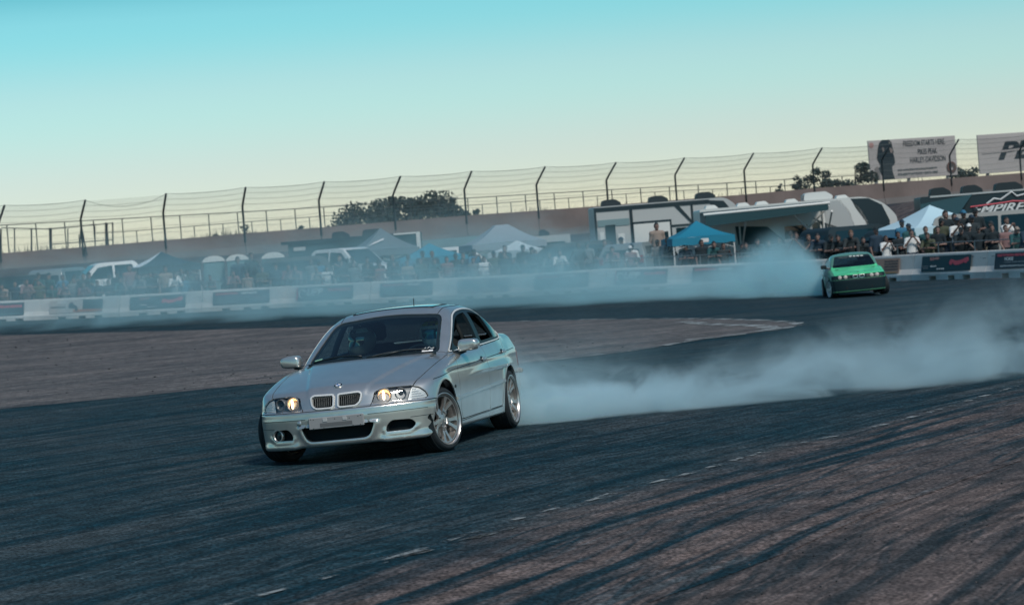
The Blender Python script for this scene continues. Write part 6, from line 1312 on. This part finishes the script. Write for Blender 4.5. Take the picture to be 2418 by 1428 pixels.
M_YEL = mat('yellow helmet', (.45, .42, .04), rough=.3); M_HW = mat('white helmet', (.55, .57, .56), rough=.3); M_HG = mat('grey helmet', (.16, .15, .14), rough=.3); M_VIS = mat('mirror visor', (.30, .28, .25), rough=.08, metal=.9); M_VIS2 = mat('blue visor', (.02, .20, .24), rough=.1, metal=.6)
occupant(-.30, .37, 'driver in a white and yellow helmet at the wheel of the silver car', M_HW, M_VIS2, M_YEL, .15); occupant(-.30, -.37, 'passenger in a dark helmet with mirrored visor in the silver car', M_HG, M_VIS, M_HW, -.5)
# ------------------------------------------------------------------ the green car
COUPE = dict(SEDAN); COUPE.update(
    W=([-2.4, -2.0, -1.5, -1.0, 0, .8, 1.3, 1.7, 2.0, 2.2], [.78, .81, .835, .845, .845, .845, .84, .83, .80, .77]),
    dW=([.10, .2, .3, .45, .6, .7, .8, .9, .97, 1.06], [-.05, -.03, -.02, -.005, 0, 0, -.012, -.04, -.09, -.16]),
    Z=([-2.4, -2.25, -2.0, -1.5, -1.0, 0, .7, 1.0, 1.4, 1.8, 2.0, 2.1], [.94, .98, .99, .99, .97, .95, .935, .90, .845, .78, .735, .70]),
    XF=([.08, .15, .2, .35, .50, .56, .58, .62, .70, .74, .85], [2.02, 2.09, 2.12, 2.13, 2.13, 2.12, 2.09, 2.085, 2.075, 2.06, 1.95]),
    GZ=([-1.9, -1.4, -1.1, -.85, -.5, -.2, .1, .4, .7], [1.13, 1.27, 1.325, 1.35, 1.362, 1.352, 1.315, 1.23, 1.1]),
    XW=([.6, .93, 1.1, 1.25, 1.36, 1.5], [1.4, .78, .46, .17, -.06, -.4]), bowF=.15, bowFp=3.2, bowW=.14, vee=.006, hoodY=(.55, .25), ax=(1.35, -1.35), zw=.30, zb=.16, flare=.02, k_f=.05, k_st=.05)
FG = body_field(COUPE)
def build_coupe():
    c = empty('drift_coupe', label='bright green coupe with black bumper drifting towards the camera in white smoke', cat='car')
    p = stand(2029, 76.5); hd = np.array([-.045, -.999]); hd /= np.linalg.norm(hd); o = np.array([p[0], p[1]])-hd*1.4
    M = np.eye(4); M[:2, 0] = hd; M[:2, 1] = (-hd[1], hd[0]); M[:3, 3] = (*o, float(ground(*o))); R_ = Matrix(M.tolist()) @ Matrix.Rotation(math.radians(1.2), 4, 'X') @ Matrix.Scale(.90, 4); c.matrix_world = R_
    MG = mat('green paint', (.09, .62, .27), rough=.4, coat=.4, noise=(3.0, .25)); MK = mat('black bumper', (.005, .018, .024), rough=.6, spec=.2); MD = mat('primer grey door', (.10, .13, .13), rough=.5)
    shell = mesh_sdf(FG, (-2.45, -.95, .1), (2.25, .95, 1.42), .030)
    cw = [(1.35, .31, .36), (-1.35, .31, .36)]
    _, shell = cut(shell, lambda V: np.minimum.reduce([np.maximum(np.hypot(V[:, 0]-x, V[:, 2]-z)-r, .5-np.abs(V[:, 1])) for x, z, r in cw]))
    W_ = rpoly([(-.67, .935), (-.54, 1.27), (.54, 1.27), (.67, .935)], .05); ws, shell = cut(shell, lambda V: np.maximum(psdf(W_, V[:, 1], V[:, 2]), np.maximum(-.4-V[:, 0], .92-V[:, 2])), .002); g = skin('windshield', ws, glass_mat('tinted screen', (.14, .22, .24)), c, -.004)
    bd, _ = cut(ws, lambda V: 1.205-V[:, 2]); skin('sun_strip', bd, M_BLK, c, .003)
    rw, shell = cut(shell, front_f(rpoly([(-.58, 1.0), (-.48, 1.27), (.48, 1.27), (.58, 1.0)], .05), .8, -1)); skin('rear_window', rw, M_GLASS, c, -.004)
    for s in (1, -1):
        q, shell = cut(shell, side_f(rpoly([(.50, .945), (.02, 1.20), (-.3, 1.275), (-.75, 1.28), (-1.05, 1.20), (-1.35, 1.02), (-1.30, .975)], .03), s, .4), .002); skin('side_window', q, glass_mat('tinted screen', (.14, .22, .24)), c, -.004, .01)
        L = rpoly([(.24, .59), (.24, .70), (.70, .695), (.80, .66), (.80, .60)], .015); L = L if s > 0 else mir(L); lp, shell = cut(shell, front_f(L, 1.5), .001); hl = skin('headlight', lp, M_BLK, c, -.015)
        for y in (.40, .57):
            xx = float(surf_x(FG, np.array([s*y]), np.array([.645]))[0]); obj('lamp_lens', G().lathe([(0, .012), (.045, .008), (.058, 0), (.060, -.03)], 18, 'x', (xx-.006, s*y, .645)), mat('pale lamp glass', (.55, .50, .46), rough=.15), hl, True)
        K = rpoly([(.02, .60), (.02, .695), (.185, .695), (.17, .60)], .02); K = K if s > 0 else mir(K); kd, shell = cut(shell, front_f(K, 1.5), .001); k2, ring = cut(kd, lambda V: psdf(inset(K, .014), V[:, 1], V[:, 2])); gr = skin('kidney_grille', ring, M_CHR, c, .012, .03); skin('grille_back', k2, M_DARK, gr, -.03)
    skin('inner_liner', shell, M_DARK, c, -.02)
    noseb, shell = cut(shell, lambda V: np.maximum.reduce([np.abs(V[:, 1])-.82, 1.6-V[:, 0], np.abs(V[:, 2]-.645)-.062]), .001); skin('nose_panel', noseb, MK, c, 0, .01)
    hood, shell = cut(shell, lambda V: np.maximum.reduce([np.abs(V[:, 1])-.73, .70-.12*(V[:, 1]/.7)**2-V[:, 0], .70-V[:, 2]]), .003); skin('hood', hood, MG, c, 0, .012)
    lip, shell = cut(shell, lambda V: np.maximum(np.abs(V[:, 2]-.215)-.016, 1.55-V[:, 0]), .001); skin('front_lip', lip, mat('dull green lip', (.05, .19, .11), rough=.5), c, .012, .02)
    fb, shell = cut(shell, lambda V: np.maximum(V[:, 2]-.565, 1.1-V[:, 0]), .003); skin('front_bumper', fb, MK, c, 0, .012)
    for s in (1, -1):
        d, shell = cut(shell, side_f(rpoly([(.68, .28), (.74, .9), (.5, .94), (-.62, .945), (-.62, .3)], .03), s, .5), .003); skin('door', d, MD, c, 0, .012)
        fd, shell = cut(shell, lambda V: np.maximum.reduce([.66-V[:, 0], .565-V[:, 2], .6-s*V[:, 1]]), .003); skin('front_fender', fd, MG if s > 0 else mat('dark green fender', (.06, .20, .13), rough=.5), c, 0, .012)  # right fender is a darker green than the left
        for x, z, r in cw:
            v = []
            for k in range(17): a = math.radians(-10+200*k/16); v += [(x+(r+.012)*math.cos(a), s*.42, z+(r+.012)*math.sin(a)), (x+(r+.012)*math.cos(a), s*.80, z+(r+.012)*math.sin(a))]
            obj('arch_liner', G().add(v, [(2*k, 2*k+1, 2*k+3, 2*k+2) for k in range(16)]), M_DARK, c, True)
        ys = np.linspace(.02, .78, 18); xs = surf_x(FG, ys, np.full(18, .572)); obj('bumper_trim', G().tube([(x+.004, s*y, .572) for x, y in zip(xs, ys)], .010, 6), mat('dull green lip', (.05, .19, .11), rough=.5), c, True)
        z0 = float(surf_z(FG, np.array([.95]), np.array([s*.55]))[0]); obj('hood_vent', G().ell((.98, s*.56, z0), (.10, .055, .006), 10, 4), MD, c, True); z0 = float(surf_z(FG, np.array([1.8]), np.array([s*.22]))[0]); obj('hood_pin', G().ell((1.80, s*.22, z0), (.02, .02, .01), 8, 4), M_BLK, c, True)
    skin('body_shell', shell, mat('pale roof paint', (.09, .22, .17), rough=.35, coat=.4), c, 0, .01)
    obj('lower_intake', G().rbox(2.085, 2.118, -.42, .42, .275, .36, .012), M_DARK, c); obj('plate_mount', G().rbox(2.10, 2.128, -.18, .18, .41, .50, .006), M_BLK, c)
    z0 = float(surf_z(FG, np.array([1.86]), np.array([0.]))[0]); obj('hood_badge', G().ell((1.88, 0, z0), (.045, .045, .008), 12, 4), MD, c, True)
    obj('door_mirror', G().rbox(.40, .52, -1.02, -.84, .93, 1.05, .025).tube([(.45, -.70, .92), (.46, -.86, .96)], .022, 6), M_BLK, c); obj('cabin_floor', G().box(-1.6, .8, -.62, .62, .22, .25), M_DARK, c); obj('dashboard', G().rbox(.4, .78, -.62, .62, .66, .90, .04), M_CLOTH, c); bucket_seat(c, -.25, .36, M_CLOTH)
    strokes2 = G(); me = text_mesh('', .07) if False else None
    x0 = -.34
    for k in range(4):   # pale marks of the unreadable screen banner
        y = .30-.115*k; zz = 1.235+.004*k; xx = 0.0
        lo = .9; xw = float(np.interp(zz, *COUPE['XW']))-COUPE['bowW']*(abs(y)/.7)**2.2
        obj('screen_lettering', G().rbox(xw+.018, xw+.024, y-.042, y+.040, zz-.020, zz+.020, .002), M_WHITE, c)
    xw = float(np.interp(1.235, *COUPE['XW'])); obj('screen_lettering', G().box(xw+.01, xw+.014, -.42, -.14, 1.228, 1.236), M_PLATE, c)
    st = math.radians(14); make_wheel(c, (1.35, .78, .30), 1, st, .04, .3, R0=.30, RR=.225, style='s', badge=False); make_wheel(c, (1.35, -.78, .30), -1, st, -.04, .1, R0=.30, RR=.225, style='s', badge=False, rimmat=mat('pale alloy', (.7, .7, .68), rough=.4, metal=.4))
    make_wheel(c, (-1.35, .80, .30), 1, 0, .03, .2, R0=.30, RR=.225, style='s', badge=False); make_wheel(c, (-1.35, -.80, .30), -1, 0, -.03, .5, R0=.30, RR=.225, style='s', badge=False); return c
build_sedan()
build_coupe()
# ------------------------------------------------------------------ tyre smoke
SC.cycles.volume_step_rate = 1.0; SC.cycles.volume_max_steps = 512
def smoke(name, org, direc, L, W, Hd, dens, amp, hgt, col, scale, label=None, soft=.8, contrast=(.35, .65), back=1.5, seed=0.0, y0=0.0, shear=0.0, floor=.08, step=.25, core=None):
    """box of air whose density is amp(x) * height falloff * noise; x runs along the plume, y into depth"""
    g = G().box(0, L, y0, W, 0.01, Hd); m = bpy.data.materials.new(name); m.use_nodes = True; m.cycles.volume_step_rate = step; t, N, Lk = nodes(m); N.clear(); o = N.new('ShaderNodeOutputMaterial'); pv = N.new('ShaderNodeVolumePrincipled'); Lk.new(pv.outputs[0], o.inputs['Volume'])
    pv.inputs['Color'].default_value = (*col, 1); pv.inputs['Anisotropy'].default_value = .1
    tcn = N.new('ShaderNodeTexCoord'); s = N.new('ShaderNodeSeparateXYZ'); Lk.new(tcn.outputs['Object'], s.inputs[0])
    def mth(op, a, b=None):
        q = N.new('ShaderNodeMath'); q.operation = op
        for i, v in enumerate((a, b)):
            if v is None: continue
            if isinstance(v, (int, float)): q.inputs[i].default_value = v
            else: Lk.new(v, q.inputs[i])
        return q.outputs[0]
    def sst(v, a, b):
        q = N.new('ShaderNodeMapRange'); q.interpolation_type = 'SMOOTHSTEP'; inv_ = a > b
        q.inputs[1].default_value, q.inputs[2].default_value = (b, a) if inv_ else (a, b); q.inputs[3].default_value, q.inputs[4].default_value = (1, 0) if inv_ else (0, 1); Lk.new(v, q.inputs[0]); return q.outputs[0]
    def curve(v, pts):
        r = N.new('ShaderNodeValToRGB'); Lk.new(mth('DIVIDE', v, L), r.inputs[0]); mx = max(p[1] for p in pts); set_ramp(r.color_ramp, [(x/L, (y/mx,)*3) for x, y in pts])
        return mth('MULTIPLY', r.outputs[0], mx)
    nz = N.new('ShaderNodeTexNoise'); nz.inputs['Scale'].default_value = scale; nz.inputs['Detail'].default_value = 7; nz.inputs['Roughness'].default_value = .62; nz.inputs['Distortion'].default_value = .6; mp = N.new('ShaderNodeMapping'); mp.inputs['Location'].default_value = (seed, seed*.7, 0); mp.inputs['Scale'].default_value = (.75, .6, 1.0); Lk.new(tcn.outputs['Object'], mp.inputs[0]); Lk.new(mp.outputs[0], nz.inputs['Vector']); n = nz.outputs[0]
    xe = mth('ADD', s.outputs[0], mth('MULTIPLY', s.outputs[1], shear)); h = curve(xe, hgt); q = mth('ADD', mth('DIVIDE', s.outputs[2], h), mth('MULTIPLY', mth('SUBTRACT', n, .5), 2.0)); fz = sst(q, 1.0, .15)
    fy = mth('MULTIPLY', sst(mth('ADD', s.outputs[1], mth('MULTIPLY', mth('SUBTRACT', n, .5), soft)), 0.0, soft), sst(s.outputs[1], W, W-back)); fn = mth('ADD', mth('MULTIPLY', sst(n, *contrast), 1-floor), floor)
    d = mth('MULTIPLY', mth('MULTIPLY', mth('MULTIPLY', curve(xe, amp), dens), fz), mth('MULTIPLY', fy, fn))
    if core: d = mth('ADD', d, mth('MULTIPLY', mth('MULTIPLY', curve(xe, core[0]), sst(mth('ADD', mth('DIVIDE', s.outputs[2], core[1]), mth('MULTIPLY', mth('SUBTRACT', n, .5), 2.6)), 1.0, .1)), fy))
    Lk.new(d, pv.inputs['Density'])
    ob = obj(name, g, m); a = math.atan2(direc[1], direc[0]); ob.location = org; ob.rotation_euler = (0, 0, a); return tag(ob, None, None, None, 'stuff')
SMC = (.62, .89, .95)
b0 = np.array([-.02, 28.55]); b1 = gray(2418, 897)[:2]; dv = b1-b0; dv /= np.linalg.norm(dv)
smoke('tyre_smoke', (b0[0]-dv[0]*.6, b0[1]-dv[1]*.6, 0), dv, 13, 2.1, 2.3, 1.0, [(0, 0), (.30, .5), (.55, 14), (1.5, 11), (2.3, 7), (3.5, 4.2), (5, 2.6), (8, 1.7), (13, 1.2)], [(0, .6), (.6, 1.0), (1.2, .72), (2.4, .58), (4, .85), (7, 1.5), (13, 2.1)], (.72, .90, .95), 1.25, seed=3.0, soft=.4, back=.8, contrast=(.45, .62), floor=.03, core=([(0, 0), (.35, 0), (.6, 10), (1.5, 6), (2.3, 1.5), (3.5, .1), (13, .0)], .30))
smoke('tyre_smoke', (-.25, 28.7, 0), (.55, .83), 5, 1.6, 1.5, 1.3, [(0, .2), (.5, 1.0), (2, .6), (5, 0)], [(0, 1.0), (2, 1.2), (5, 1.2)], SMC, 2.0, seed=8.0, soft=.4, y0=-.8)
g0 = np.array([9.35, 78.5]); g1 = np.array([-22., 97.]); gv = (g1-g0)/np.linalg.norm(g1-g0); gn = np.array([gv[1], -gv[0]])
# the depth axis must point away from the camera: start at the far end and run back
def far_smoke(name, a, b, W, Hd, dens, amp, hgt, scale, seed, **k):
    L = np.linalg.norm(b-a); am = [(L-x, y) for x, y in amp[::-1]]; hh = [(L-x, y) for x, y in hgt[::-1]]; k.setdefault('shear', .55)
    return smoke(name, (b[0], b[1], float(ground(*a))-.03), (a-b)/L, L, W, Hd, dens, am, hh, (.58, .88, .94), scale, seed=seed, **k)
LF_ = float(np.linalg.norm(g1-g0))+9
far_smoke('tyre_smoke', g0, g0+gv*LF_, 8.0, 6.2, 1.0, [(0, 0), (.4, 2.6), (2.2, 2.2), (4, .80), (8, .66), (12, .48), (18, .42), (28, .40), (LF_, .38)], [(0, 1.0), (.8, 1.8), (1.6, 2.2), (3, 1.5), (5, 1.7), (8, 3.4), (12, 4.2), (20, 4.4), (LF_, 4.4)], .42, 2.0, soft=1.2, back=3, step=.12, contrast=(.40, .62), floor=.10)
